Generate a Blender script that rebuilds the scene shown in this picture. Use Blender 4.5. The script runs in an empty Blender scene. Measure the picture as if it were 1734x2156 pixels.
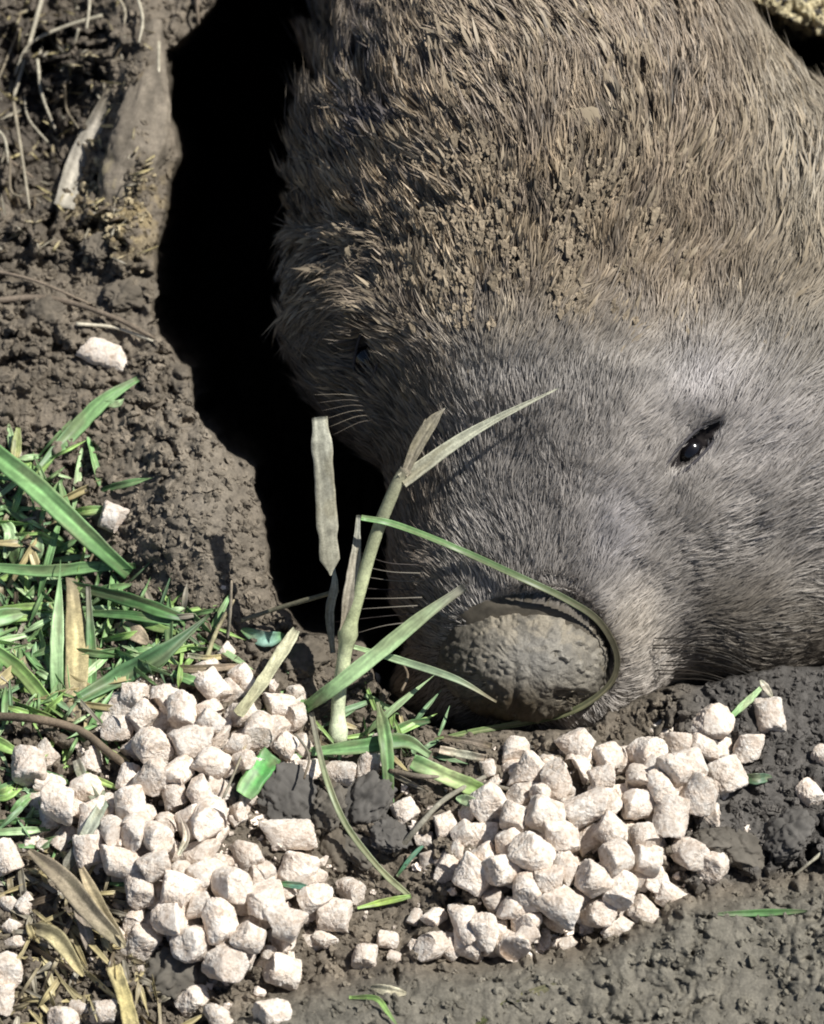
import bpy, math, random
import numpy as np
from mathutils import Vector

# ------------------------------------------------------------------ camera, light, exposure
scene = bpy.context.scene
S = 0.19 / 1734.0            # metres per photo unit (the photo is 1734 units wide, 2156 high)
D0 = 0.9                     # camera distance to the middle of the scene
PITCH = math.radians(58)
CU, CV = 867.0, 1078.0
RV = np.array([1.0, 0, 0])
UV_ = np.array([0, math.sin(PITCH), math.cos(PITCH)])
FV = np.array([0, math.cos(PITCH), -math.sin(PITCH)])
Z0 = (1700 - CV) / math.tan(PITCH) * S * math.sin(PITCH)
C0 = np.array([0, 0, Z0 + 0.0])
CAM = C0 - FV * D0

cam = bpy.data.cameras.new('camera')
cam.sensor_fit = 'VERTICAL'
cam.sensor_height = 36
cam.lens = 36 * D0 / (2156 * S)
cam.clip_start = 0.02
cam.clip_end = 100
cam.dof.use_dof = True
cam.dof.focus_distance = D0 + 0.0
cam.dof.aperture_fstop = 22
camo = bpy.data.objects.new('camera', cam)
scene.collection.objects.link(camo)
camo.location = CAM
camo.rotation_euler = (math.pi / 2 - PITCH, 0, 0)
scene.camera = camo

SUNPX = np.array([0.68, 0.74, 0.82])                   # towards the sun: right, up, towards the camera
sd_ = RV * SUNPX[0] + UV_ * SUNPX[1] - FV * SUNPX[2]
sd_ /= np.linalg.norm(sd_)
sun = bpy.data.lights.new('sun', 'SUN')
sun.energy = 5.0
sun.angle = math.radians(0.53)
sun.color = (1.0, 0.985, 0.93)
suno = bpy.data.objects.new('sun', sun)
scene.collection.objects.link(suno)
suno.location = (0.5, -0.5, 2)
suno.rotation_euler = Vector(-sd_).to_track_quat('-Z', 'Y').to_euler()
world = bpy.data.worlds.new('World')
scene.world = world
world.use_nodes = True
nt = world.node_tree
sky = nt.nodes.new('ShaderNodeTexSky')
sky.sky_type = 'NISHITA'
sky.sun_disc = False
sky.sun_elevation = math.asin(sd_[2])
sky.sun_rotation = math.atan2(sd_[0], sd_[1])
nt.links.new(sky.outputs[0], nt.nodes['Background'].inputs[0])
nt.nodes['Background'].inputs[1].default_value = 0.05
scene.view_settings.view_transform = 'Standard'
scene.view_settings.look = 'None'
scene.view_settings.gamma = 1
scene.view_settings.exposure = 0.36
scene.cycles.filter_width = 1.9

rng = np.random.default_rng(7)
random.seed(7)

# ------------------------------------------------------------------ helpers
def W(u, v, d):
    """photo units (right, down, towards the camera) -> world metres"""
    u = np.asarray(u, float); v = np.asarray(v, float); d = np.asarray(d, float)
    t = D0 - d * S
    k = t / D0 * S
    a = (u - CU) * k; b = -(v - CV) * k
    return CAM + t[..., None] * FV + a[..., None] * RV + b[..., None] * UV_

def dplane(v):
    """depth of the level ground z=0 at row v"""
    v = np.asarray(v, float)
    dz = FV[2] - (v - CV) * S / D0 * UV_[2]
    t = -CAM[2] / dz
    return (D0 - t) / S

def _h(ix, iy, s):
    M = np.uint64(0xffffffff)
    n = (ix.astype(np.int64).astype(np.uint64) * np.uint64(374761393) + iy.astype(np.int64).astype(np.uint64) * np.uint64(668265263) + np.uint64(s * 974711 + 13)) & M
    n = ((n ^ (n >> np.uint64(13))) * np.uint64(1274126177)) & M
    n = ((n ^ (n >> np.uint64(16))) * np.uint64(2246822519)) & M
    n = n ^ (n >> np.uint64(15))
    return (n & np.uint64(0xffffff)).astype(float) / 16777215.0

def vnoise(x, y, s=0):
    x = np.asarray(x, float); y = np.asarray(y, float)
    xi = np.floor(x); yi = np.floor(y); fx = x - xi; fy = y - yi
    fx = fx * fx * (3 - 2 * fx); fy = fy * fy * (3 - 2 * fy)
    a = _h(xi, yi, s); b = _h(xi + 1, yi, s); c = _h(xi, yi + 1, s); d = _h(xi + 1, yi + 1, s)
    return (a * (1 - fx) + b * fx) * (1 - fy) + (c * (1 - fx) + d * fx) * fy

def fbm(x, y, s=0, o=4):
    r = 0; a = 1.0; t = 0
    for i in range(o):
        r = r + a * vnoise(x * 2 ** i + 17.3 * i, y * 2 ** i - 9.1 * i, s + i); t += a; a *= 0.5
    return r / t

def worley(x, y, s=0):
    """distance to nearest jittered point, and its id-hash and offset"""
    x = np.asarray(x, float); y = np.asarray(y, float)
    xi = np.floor(x); yi = np.floor(y)
    best = np.full(x.shape, 9.0); hid = np.zeros(x.shape); bx = np.zeros(x.shape); by = np.zeros(x.shape)
    for dx in (-1, 0, 1):
        for dy in (-1, 0, 1):
            cx = xi + dx; cy = yi + dy
            px = cx + 0.1 + 0.8 * _h(cx, cy, s); py = cy + 0.1 + 0.8 * _h(cx, cy, s + 71)
            q = np.hypot(px - x, py - y)
            m = q < best
            best = np.where(m, q, best); hid = np.where(m, _h(cx, cy, s + 5), hid)
            bx = np.where(m, px - x, bx); by = np.where(m, py - y, by)
    return best, hid, bx, by

def sstep(a, b, x):
    t = np.clip((np.asarray(x, float) - a) / (b - a), 0, 1)
    return t * t * (3 - 2 * t)

def gauss(u, v, cu, cv, su, sv):
    return np.exp(-((u - cu) / su) ** 2 - ((v - cv) / sv) ** 2)

def poly_sd(u, v, poly):
    """signed distance to polygon, positive inside"""
    u = np.asarray(u, float); v = np.asarray(v, float)
    dist = np.full(u.shape, 1e9); ins = np.zeros(u.shape, bool)
    n = len(poly)
    for i in range(n):
        ax, ay = poly[i]; bx, by = poly[(i + 1) % n]
        ex = bx - ax; ey = by - ay
        t = np.clip(((u - ax) * ex + (v - ay) * ey) / (ex * ex + ey * ey + 1e-9), 0, 1)
        dist = np.minimum(dist, np.hypot(u - ax - t * ex, v - ay - t * ey))
        c = ((ay > v) != (by > v)) & (u < (bx - ax) * (v - ay) / (by - ay + 1e-12) + ax)
        ins ^= c
    return np.where(ins, dist, -dist)

def mesh_np(name, V, F, smooth=True, cols=None):
    """V (n,3); F list of arrays (each m,k) ; cols (n,3) point colour"""
    me = bpy.data.meshes.new(name)
    V = np.asarray(V, np.float32)
    F = [np.asarray(f, np.int32) for f in (F if isinstance(F, list) else [F]) if len(f)]
    me.vertices.add(len(V)); me.vertices.foreach_set('co', V.ravel())
    tot = sum(f.size for f in F); nf = sum(len(f) for f in F)
    me.loops.add(tot); me.loops.foreach_set('vertex_index', np.concatenate([f.ravel() for f in F]))
    me.polygons.add(nf)
    st = []; o = 0
    for f in F:
        st.append(o + np.arange(len(f)) * f.shape[1]); o += f.size
    me.polygons.foreach_set('loop_start', np.concatenate(st).astype(np.int32))
    me.update(calc_edges=True)
    me.polygons.foreach_set('use_smooth', np.full(nf, smooth))
    if cols is not None:
        a = me.color_attributes.new('tint', 'FLOAT_COLOR', 'POINT')
        c4 = np.ones((len(V), 4), np.float32); c4[:, :3] = cols
        a.data.foreach_set('color', c4.ravel())
    me.validate()
    return me

def link(name, me, mat=None, parent=None, loc=(0, 0, 0), label=None, cat=None, group=None, kind=None):
    o = bpy.data.objects.new(name, me)
    scene.collection.objects.link(o)
    if me is not None and mat is not None and not me.materials:
        me.materials.append(mat)
    if parent: o.parent = parent
    o.location = loc
    if label: o['label'] = label
    if cat: o['category'] = cat
    if group: o['group'] = group
    if kind: o['kind'] = kind
    return o

def at_origin(V, org):
    return np.asarray(V) - np.asarray(org)

# ------------------------------------------------------------------ materials
def newmat(name):
    m = bpy.data.materials.new(name); m.use_nodes = True
    n = m.node_tree.nodes; l = m.node_tree.links
    return m, n, l, n['Principled BSDF']

def node(n, t, **k):
    x = n.new(t)
    for a, b in k.items():
        if a == 'ins':
            for i, val in b.items(): x.inputs[i].default_value = val
        else: setattr(x, a, b)
    return x

def attr_mat(name, rough=0.9, spec=0.2, noise=None, bump=None, translucent=0.0, sheen=0.0):
    m, n, l, p = newmat(name)
    a = node(n, 'ShaderNodeVertexColor', layer_name='tint')
    col = a.outputs[0]
    tc = node(n, 'ShaderNodeTexCoord')
    if noise:
        for sc, lo, hi in noise:
            nz = node(n, 'ShaderNodeTexNoise', ins={'Scale': sc, 'Detail': 4.0, 'Roughness': 0.65})
            l.new(tc.outputs['Object'], nz.inputs['Vector'])
            mr = node(n, 'ShaderNodeMapRange', ins={'From Min': 0.3, 'From Max': 0.7, 'To Min': lo, 'To Max': hi})
            l.new(nz.outputs['Fac'], mr.inputs['Value'])
            mx = node(n, 'ShaderNodeVectorMath', operation='SCALE')
            l.new(col, mx.inputs[0]); l.new(mr.outputs[0], mx.inputs['Scale'])
            col = mx.outputs[0]
    l.new(col, p.inputs['Base Color'])
    p.inputs['Roughness'].default_value = rough
    p.inputs['Specular IOR Level'].default_value = spec
    if bump:
        nz = node(n, 'ShaderNodeTexNoise', ins={'Scale': bump[0], 'Detail': 6.0, 'Roughness': 0.7})
        l.new(tc.outputs['Object'], nz.inputs['Vector'])
        b = node(n, 'ShaderNodeBump', ins={'Strength': bump[1], 'Distance': bump[2]})
        l.new(nz.outputs['Fac'], b.inputs['Height']); l.new(b.outputs[0], p.inputs['Normal'])
    if translucent:
        out = n['Material Output']
        tr = node(n, 'ShaderNodeBsdfTranslucent'); l.new(col, tr.inputs[0])
        mx = node(n, 'ShaderNodeMixShader', ins={0: translucent})
        l.new(p.outputs[0], mx.inputs[1]); l.new(tr.outputs[0], mx.inputs[2]); l.new(mx.outputs[0], out.inputs[0])
    return m

M_soil = attr_mat('damp_soil', 0.8, 0.25, [(260, 0.75, 1.25), (1500, 0.75, 1.25)], (1400, 0.7, 0.0009))
_n = M_soil.node_tree.nodes; _l = M_soil.node_tree.links
_z = node(_n, 'ShaderNodeTexNoise', ins={'Scale': 45.0, 'Detail': 3.0}); _l.new([q for q in _n if q.type == 'TEX_COORD'][0].outputs['Object'], _z.inputs['Vector'])
_m = node(_n, 'ShaderNodeMapRange', ins={'From Min': 0.4, 'From Max': 0.62, 'To Min': 0.42, 'To Max': 0.9}); _l.new(_z.outputs['Fac'], _m.inputs['Value'])
_l.new(_m.outputs[0], _n['Principled BSDF'].inputs['Roughness'])
M_crumb = attr_mat('soil_crumbs', 0.9, 0.15, [(900, 0.75, 1.2)], (2500, 0.6, 0.0005))
M_leaf = attr_mat('grass_leaf', 0.45, 0.45, [(500, 0.8, 1.2)], None, 0.25)
M_dry = attr_mat('dry_plant', 0.75, 0.25, [(500, 0.7, 1.2), (2200, 0.75, 1.2)], (2500, 0.5, 0.0004), 0.08)
M_fur = attr_mat('coarse_fur', 0.55, 0.35, None, None, 0.0)
M_skin = attr_mat('skin', 0.8, 0.2, [(700, 0.7, 1.2)])
M_nose = attr_mat('muddy_nose', 0.7, 0.3, [(400, 0.8, 1.15), (1800, 0.8, 1.2)], (1900, 0.8, 0.0006))

def pellet_mat():
    m, n, l, p = newmat('pressed_feed')
    tc = node(n, 'ShaderNodeTexCoord'); oi = node(n, 'ShaderNodeObjectInfo')
    add = node(n, 'ShaderNodeVectorMath', operation='ADD'); l.new(tc.outputs['Object'], add.inputs[0]); l.new(oi.outputs['Random'], add.inputs[1])
    n1 = node(n, 'ShaderNodeTexNoise', ins={'Scale': 650.0, 'Detail': 8.0, 'Roughness': 0.75}); l.new(add.outputs[0], n1.inputs['Vector'])
    r1 = node(n, 'ShaderNodeValToRGB'); l.new(n1.outputs['Fac'], r1.inputs[0])
    e = r1.color_ramp.elements
    e[0].position = 0.30; e[0].color = (0.44, 0.35, 0.26, 1); e[1].position = 0.66; e[1].color = (0.95, 0.89, 0.81, 1)
    k = e.new(0.45); k.color = (0.74, 0.65, 0.56, 1)
    k = e.new(0.54); k.color = (0.88, 0.81, 0.73, 1)
    n3_ = node(n, 'ShaderNodeTexNoise', ins={'Scale': 190.0, 'Detail': 3.0}); l.new(add.outputs[0], n3_.inputs['Vector'])
    m3 = node(n, 'ShaderNodeMapRange', ins={'From Min': 0.35, 'From Max': 0.65, 'To Min': 0.0, 'To Max': 0.75}); l.new(n3_.outputs['Fac'], m3.inputs[0])
    mxc = node(n, 'ShaderNodeMix', data_type='RGBA', blend_type='MULTIPLY'); l.new(m3.outputs[0], mxc.inputs[0]); l.new(r1.outputs[0], mxc.inputs[6]); mxc.inputs[7].default_value = (0.86, 0.77, 0.70, 1)
    mr = node(n, 'ShaderNodeMapRange', ins={'To Min': 0.78, 'To Max': 1.06}); l.new(oi.outputs['Random'], mr.inputs[0])
    sc = node(n, 'ShaderNodeVectorMath', operation='SCALE'); l.new(mxc.outputs[2], sc.inputs[0]); l.new(mr.outputs[0], sc.inputs['Scale'])
    l.new(sc.outputs[0], p.inputs['Base Color'])
    p.inputs['Roughness'].default_value = 0.85; p.inputs['Specular IOR Level'].default_value = 0.3
    n2 = node(n, 'ShaderNodeTexNoise', ins={'Scale': 1500.0, 'Detail': 5.0, 'Roughness': 0.75}); l.new(add.outputs[0], n2.inputs['Vector'])
    b = node(n, 'ShaderNodeBump', ins={'Strength': 0.8, 'Distance': 0.0005}); l.new(n2.outputs['Fac'], b.inputs['Height']); l.new(b.outputs[0], p.inputs['Normal'])
    return m
M_pellet = pellet_mat()
def eye_mat():
    m, n, l, p = newmat('dark_eye')
    p.inputs['Base Color'].default_value = (0.006, 0.005, 0.006, 1)
    p.inputs['Roughness'].default_value = 0.12
    p.inputs['Specular IOR Level'].default_value = 0.8
    return m
M_eye = eye_mat()

# ------------------------------------------------------------------ ground with the burrow
HOLE = [(480, -60), (425, 40), (352, 110), (345, 250), (370, 325), (345, 430), (322, 520), (328, 700), (400, 770), (412, 870), (470, 940),
        (530, 985), (548, 1080), (568, 1200), (585, 1265), (640, 1330), (760, 1350), (800, 1450), (900, 1530), (1100, 1550), (1250, 1530), (1380, 1450),
        (1500, 1440), (1650, 1410), (2200, 1380), (2450, 900), (2300, 420), (1900, 170), (1734, 78), (1580, 0), (1480, -80),
        (1200, -330), (700, -260)]
LIPU = [-3000, 0, 300, 560, 800, 1000, 1230, 1330, 1440, 1560, 1734, 2200, 5000]
LIPV = [2600, 2330, 2230, 2090, 2035, 2022, 1990, 1945, 1885, 1860, 1832, 1800, 1800]

def terr(u, v, hole_on=True):
    u = np.asarray(u, float); v = np.asarray(v, float)
    b = dplane(np.clip(v, -900, 6000))
    wu = (fbm(u / 55, v / 55, 3, 4) - .5) * 60; wv = (fbm(u / 55, v / 55, 9, 4) - .5) * 60
    rough = 0.75 + 1.9 * gauss(u, v, 90, 190, 170, 260) + 0.3 * gauss(u, v, 1640, 1680, 200, 130)
    ve = np.interp(u + wu * 0.5, LIPU, LIPV)
    lip = sstep(-15, 75, v + wv * 0.3 - ve)
    rough = rough * (1 - 0.5 * lip) * (1 - 0.6 * gauss(u, v, 470, 1130, 110, 160)) * (1 - 0.8 * gauss(u, v, 285, 260, 60, 190))
    def bil(f, s): return np.abs(2 * vnoise(u / f + wu / 60, v / f + wv / 60, s) - 1) ** 0.8
    patch = 0.45 + 1.1 * sstep(0.38, 0.62, fbm(u / 120, v / 120, 27, 3))
    e = rough * patch * (34 * bil(62, 21) + 24 * bil(30, 22) + 14 * bil(15, 23) + 7 * bil(8, 24))
    e = e - rough * 26 * sstep(0.66, 0.8, vnoise((u + wu) / 26, (v + wv) / 18, 25)) * patch
    e = e + 60 * (fbm(u / 260, v / 260, 31, 3) - .5) + rough * 22 * (fbm(u / 40, v / 40, 33, 4) - .5)
    e = e + 190 * gauss(u, v, 410, 1060, 180, 230) + 150 * gauss(u, v, 292, 260, 62, 240) - 190 * gauss(u, v, 90, 200, 120, 230)
    e = e - 90 * gauss(u, v, 120, 1280, 200, 160)
    e = e + 60 * gauss(u, v, 430, 1720, 230, 300) + 70 * gauss(u, v, 1220, 1780, 260, 220) - 25 * gauss(u, v, 800, 1760, 120, 160)
    e = e + 125 * lip + 60 * sstep(0, 400, v - ve)
    fade = sstep(2600, 1500, np.abs(u - 867)) * sstep(3400, 1900, np.abs(v - 1078))
    e = e * fade
    s = poly_sd(u + wu * 0.45, v + wv * 0.45, HOLE)
    hole = np.where(s > 0, 1 - np.exp(-np.clip(s, 0, 1e4) / 26), 0)
    if not hole_on: return b + e
    e = e - 14 * np.exp(-np.abs(s) / 18) * (s < 0) - hole * 1900
    return b + e

def ground_tint(u, v):
    n1 = fbm(u / 90, v / 90, 41, 4)[..., None]; n2 = fbm(u / 22, v / 22, 42, 3)[..., None]
    c = np.array([0.160, 0.133, 0.102]) * (0.65 + 0.7 * n1) * (0.75 + 0.5 * n2)
    def mixc(c, col, m):
        m = np.clip(m, 0, 1)[..., None]
        return c * (1 - m) + np.array(col) * (0.75 + 0.5 * n2) * m
    ve0 = np.interp(u, LIPU, LIPV)
    c = mixc(c, (0.29, 0.225, 0.125), gauss(u, v, 250, 440, 90, 90) * sstep(0.42, 0.6, fbm(u / 18, v / 18, 44, 3)) * 1.3)
    c = mixc(c, (0.205, 0.175, 0.138), gauss(u, v, 430, 1040, 130, 220) * 0.8)  # sunlit side of the mound painted lighter
    c = mixc(c, (0.06, 0.05, 0.042), gauss(u, v, 60, 180, 150, 230) * 0.9)  # shade of the upper left hollow painted into the soil
    c = mixc(c, (0.082, 0.077, 0.073), sstep(1360, 1500, u) * sstep(20, -30, v - ve0) * 0.85)
    ve = np.interp(u, LIPU, LIPV)
    c = mixc(c, (0.170, 0.156, 0.126), sstep(-10, 60, v - ve) * 0.85)
    c = mixc(c, (0.44, 0.38, 0.22), sstep(1500, 1580, u) * sstep(120, 20, v) * sstep(0.4, 0.55, fbm(u / 14, v / 14, 45, 3)))
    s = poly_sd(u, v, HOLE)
    c = mixc(c, (0.03, 0.024, 0.018), sstep(10, 70, s))  # soil inside the burrow painted near black, as deep shade
    return c

def axis(lo, a, b, hi, st):
    mid = np.arange(a, b + 1, st)
    n = 42
    left = a - (a - lo) * (np.linspace(0, 1, n + 1)[1:] ** 1.7)[::-1]
    right = b + (hi - b) * np.linspace(0, 1, n + 1)[1:] ** 1.7
    return np.concatenate([left, mid, right])

def build_ground():
    us = axis(-2600, -60, 1800, 4300, 3.0); vs = axis(-1500, -60, 2220, 4400, 3.0)
    U, V = np.meshgrid(us, vs)
    D = terr(U, V)
    lat = worley(U / 34, V / 30, 21)
    P = W(U + lat[2] * -2, V + lat[3] * -2, D)
    nv, nu = U.shape
    idx = np.arange(nu * nv).reshape(nv, nu)
    F = np.stack([idx[:-1, :-1], idx[1:, :-1], idx[1:, 1:], idx[:-1, 1:]], -1).reshape(-1, 4)
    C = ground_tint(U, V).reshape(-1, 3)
    P = P.reshape(-1, 3)
    # far skirt of level soil reaching well out of sight
    ring = np.concatenate([idx[0, :], idx[1:, -1], idx[-1, -2::-1], idx[-2:0:-1, 0]])
    cen = P[ring].mean(0); vec = P[ring] - cen; vec[:, 2] = 0
    ext = []
    for sc in (1.6, 4.0, 60.0):
        q = cen + vec * sc; q[:, 2] = -0.002
        ext.append(q)
    allP = np.concatenate([P] + ext); m = len(ring); base = len(P)
    FF = [F]; prev = ring
    for k in range(3):
        cur = base + k * m + np.arange(m)
        FF.append(np.stack([prev, np.roll(prev, -1), np.roll(cur, -1), cur], -1)); prev = cur
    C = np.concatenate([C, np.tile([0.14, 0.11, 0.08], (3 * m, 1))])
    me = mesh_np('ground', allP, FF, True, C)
    # wetter, shinier patch handled by material noise
    link('ground', me, M_soil, kind='structure')
build_ground()

# ------------------------------------------------------------------ wombat
def sd_ell(p, c, r, rot=0.0):
    q = p - np.array(c, float)
    if rot:
        cs, sn = math.cos(rot), math.sin(rot)
        q = np.stack([q[..., 0] * cs + q[..., 1] * sn, -q[..., 0] * sn + q[..., 1] * cs, q[..., 2]], -1)
    r = np.array(r, float)
    k0 = np.sqrt(((q / r) ** 2).sum(-1)); k1 = np.sqrt(((q / r ** 2) ** 2).sum(-1)) + 1e-9
    return k0 * (k0 - 1) / k1

def smin(a, b, k):
    h = np.clip(0.5 + 0.5 * (b - a) / k, 0, 1)
    return b * (1 - h) + a * h - k * h * (1 - h)
def smax(a, b, k): return -smin(-a, -b, k)

NOSE_C = (1104, 1390, -196); NOSE_R = (170, 126, 158)
EYE_R = (1460, 943); EYE_L = (772, 748)
def body_sdf(p, cut=True):
    d = sd_ell(p, (1080, 400, -860), (440, 600, 780))
    d = smin(d, sd_ell(p, (1110, 120, -1300), (440, 760, 850)), 60)
    d = smin(d, sd_ell(p, (1200, 490, -720), (545, 600, 640)), 110)
    d = smin(d, sd_ell(p, (1590, 760, -760), (540, 570, 600)), 100)
    d = smin(d, sd_ell(p, (1090, 690, -610), (470, 330, 580)), 130)
    d = smin(d, sd_ell(p, (1170, 880, -400), (330, 380, 380)), 130)
    d = smin(d, sd_ell(p, (1320, 900, -430), (380, 420, 350)), 160)
    d = smin(d, sd_ell(p, (1700, 1050, -960), (480, 395, 640)), 150)
    d = smin(d, sd_ell(p, (1100, 1180, -330), (275, 300, 270)), 120)
    d = smin(d, sd_ell(p, (1210, 1340, -330), (190, 215, 210)), 70)
    d = smin(d, sd_ell(p, (1050, 1430, -360), (215, 110, 150)), 60)
    d = smin(d, sd_ell(p, (1480, 1260, -560), (300, 190, 330)), 90)
    # bulb of the nose, run into the muzzle, with a crease along its upper right side only
    d = smin(d, sd_ell(p, NOSE_C, (NOSE_R[0] - 10, NOSE_R[1] - 9, NOSE_R[2] - 14)), 12)
    # folds in the left cheek
    d = d + 16 * gauss(p[..., 0], p[..., 1] - (p[..., 0] - 720) * 0.45, 760, 455, 110, 14)
    d = d + 10 * gauss(p[..., 0], p[..., 1] - (p[..., 0] - 720) * 0.1, 700, 480, 100, 10)
    if cut:
        a = np.arctan2((p[..., 1] - NOSE_C[1]) / NOSE_R[1], (p[..., 0] - NOSE_C[0]) / NOSE_R[0])
        q = np.hypot((p[..., 1] - NOSE_C[1]) / NOSE_R[1], (p[..., 0] - NOSE_C[0]) / NOSE_R[0])
        am = sstep(-2.1, -1.2, a) * sstep(1.1, 0.3, a)
        d = d + 52 * am * np.exp(-((q - 1.06) / 0.06) ** 2)
    return d

def body_d(u, v, cut=True):
    """depth (towards the camera) of the animal's surface at a photo position"""
    u = np.atleast_1d(np.asarray(u, float)); v = np.atleast_1d(np.asarray(v, float))
    d = np.full(u.shape, 500.0)
    for _ in range(70):
        s = body_sdf(np.stack([u, v, d], -1), cut)
        d = d - np.clip(s, 0.0, 200) * 0.8
        d = np.maximum(d, -1500)
    return d
er = float(body_d(*EYE_R)[0]); el = float(body_d(*EYE_L)[0])
ROT_R = math.atan2(-95, 92); ROT_L = math.radians(100)
EYES = [((EYE_R[0], EYE_R[1], er + 4), ROT_R, (88, 24, 52)), ((EYE_L[0], EYE_L[1], el + 4), ROT_L, (66, 26, 60))]
def full_sdf(p):
    d = body_sdf(p)
    for c, r, rad in EYES:
        d = d - 12 * gauss(p[..., 0], p[..., 1], c[0], c[1] - 85, 85, 45) + 12 * gauss(p[..., 0], p[..., 1], c[0] - 20, c[1] + 5, 95, 60)
        d = smax(d, -sd_ell(p, c, rad, r), 10)
    return d

def build_body():
    nt_, npn = 260, 520
    c0 = np.array([1170.0, 850.0, -520.0])
    th = np.concatenate([np.linspace(0.004, 1.9, 210), np.linspace(1.92, math.pi - 0.01, 50)])
    ph = np.linspace(0, 2 * math.pi, npn, endpoint=False)
    T, Pp = np.meshgrid(th, ph, indexing='ij')
    Dv = np.stack([np.sin(T) * np.cos(Pp), np.sin(T) * np.sin(Pp), np.cos(T)], -1).reshape(-1, 3)
    r = np.full(len(Dv), 1900.0); alive = np.ones(len(Dv), bool)
    for _ in range(110):
        s = full_sdf(c0 + Dv * r[:, None])
        r = r - np.clip(s, 0, 400) * 0.75
        r = np.maximum(r, 20)
    P = c0 + Dv * r[:, None]
    P = P + Dv * (fbm(P[:, 0] / 60, P[:, 1] / 60, 51, 3) - 0.5)[:, None] * 16
    idx = np.arange(len(P)).reshape(len(th), npn)
    F = np.stack([idx[:-1], np.roll(idx, -1, 1)[:-1], np.roll(idx, -1, 1)[1:], idx[1:]], -1).reshape(-1, 4)
    cap = np.array([c0 + np.array([0, 0, 1]) * r[0], c0 + np.array([0, 0, -1]) * r[-1]])
    P = np.concatenate([P, cap]); a, b = len(P) - 2, len(P) - 1
    j = np.arange(npn)
    F2 = np.concatenate([np.stack([np.full(npn, a), (j + 1) % npn, j], -1), np.stack([np.full(npn, b), idx[-1][j], idx[-1][(j + 1) % npn]], -1)])
    # vertex normals in photo space
    q = P[F]; fn = np.cross(q[:, 2] - q[:, 0], q[:, 3] - q[:, 1])
    N = np.zeros_like(P)
    for k in range(4): np.add.at(N, F[:, k], fn)
    N /= np.linalg.norm(N, axis=1)[:, None] + 1e-9
    if (N[:100000] * Dv[:100000]).sum() < 0: N = -N
    return P, F, F2, N

BP, BF, BF2, BN = build_body()
base = W(1170, 1560, dplane(1560)); base[2] = 0
wombat = bpy.data.objects.new('wombat', None); scene.collection.objects.link(wombat)
wombat.location = base; wombat.empty_display_size = 0.05
wombat['label'] = 'muddy brown wombat in its burrow, nose down at the feed pellets'
wombat['category'] = 'wombat'

def fur_colour(u, v):
    """pelage and dried mud by place, plus shade painted on left side and lower right cheek"""
    n = u.shape[0]
    col = np.tile([0.150, 0.118, 0.088], (n, 1))
    def mixc(col, c, m):
        m = np.clip(m, 0, 1)[:, None]
        return col * (1 - m) + np.array(c) * m
    big = fbm(u / 130, v / 130, 61, 3); med = fbm(u / 38, v / 55, 62, 3)
    col = mixc(col, (0.27, 0.205, 0.135), sstep(0.42, 0.62, med) * np.clip(gauss(u, v, 950, 480, 380, 300) * 1.3, 0, 1))
    col = mixc(col, (0.30, 0.245, 0.175), gauss(u, v, 1010, 640, 190, 110) * sstep(0.35, 0.6, med))
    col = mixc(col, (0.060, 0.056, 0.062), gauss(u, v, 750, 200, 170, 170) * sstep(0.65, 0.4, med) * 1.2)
    col = mixc(col, (0.205, 0.190, 0.172), sstep(560, 820, v) * sstep(850, 1000, u) * 0.95)
    col = mixc(col, (0.20, 0.188, 0.185), gauss(u, v, 1480, 805, 95, 85) * 0.7)
    col = mixc(col, (0.22, 0.21, 0.21), gauss(u, v, 1290, 1130, 70, 120) * 0.7)
    col = mixc(col, (0.24, 0.225, 0.215), gauss(u, v, 1600, 930, 110, 100) * 0.6)
    col = mixc(col, (0.22, 0.19, 0.145), gauss(u, v, 1330, 1330, 70, 120) * 0.5)
    col = mixc(col, (0.070, 0.060, 0.046), sstep(1100, 1300, v) * sstep(1370, 1500, u) * 0.85)  # lower right cheek: shade of the downward-facing side painted in
    col = mixc(col, (0.16, 0.14, 0.105), sstep(1450, 1700, u) * sstep(900, 500, v) * 0.6)
    col = mixc(col, (0.125, 0.11, 0.09), gauss(u, v, 820, 850, 130, 140) * 0.8)
    col = mixc(col, (0.055, 0.050, 0.043), gauss(u, v, 700, 830, 110, 210) * 0.75)  # shade on the left cheek painted into the coat
    col = mixc(col, (0.05, 0.045, 0.04), sstep(760, 630, u + 40 * (med - .5)) * 0.6)  # left flank fades dark, its falloff into shadow put into the colour
    col *= (1.35 + 1.0 * big)[:, None]
    fc = (sstep(650, 900, v) * sstep(900, 1080, u))[:, None]; col = col * (1 + fc * np.array([0.09, 0.07, 0.08]))
    col = col * (1 + 0.12 * gauss(u, v, 1400, 850, 250, 250))[:, None] * 0.86
    col *= (1 - 0.2 * gauss(u, v, 1130, 1010, 220, 200))[:, None]
    return col

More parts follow.
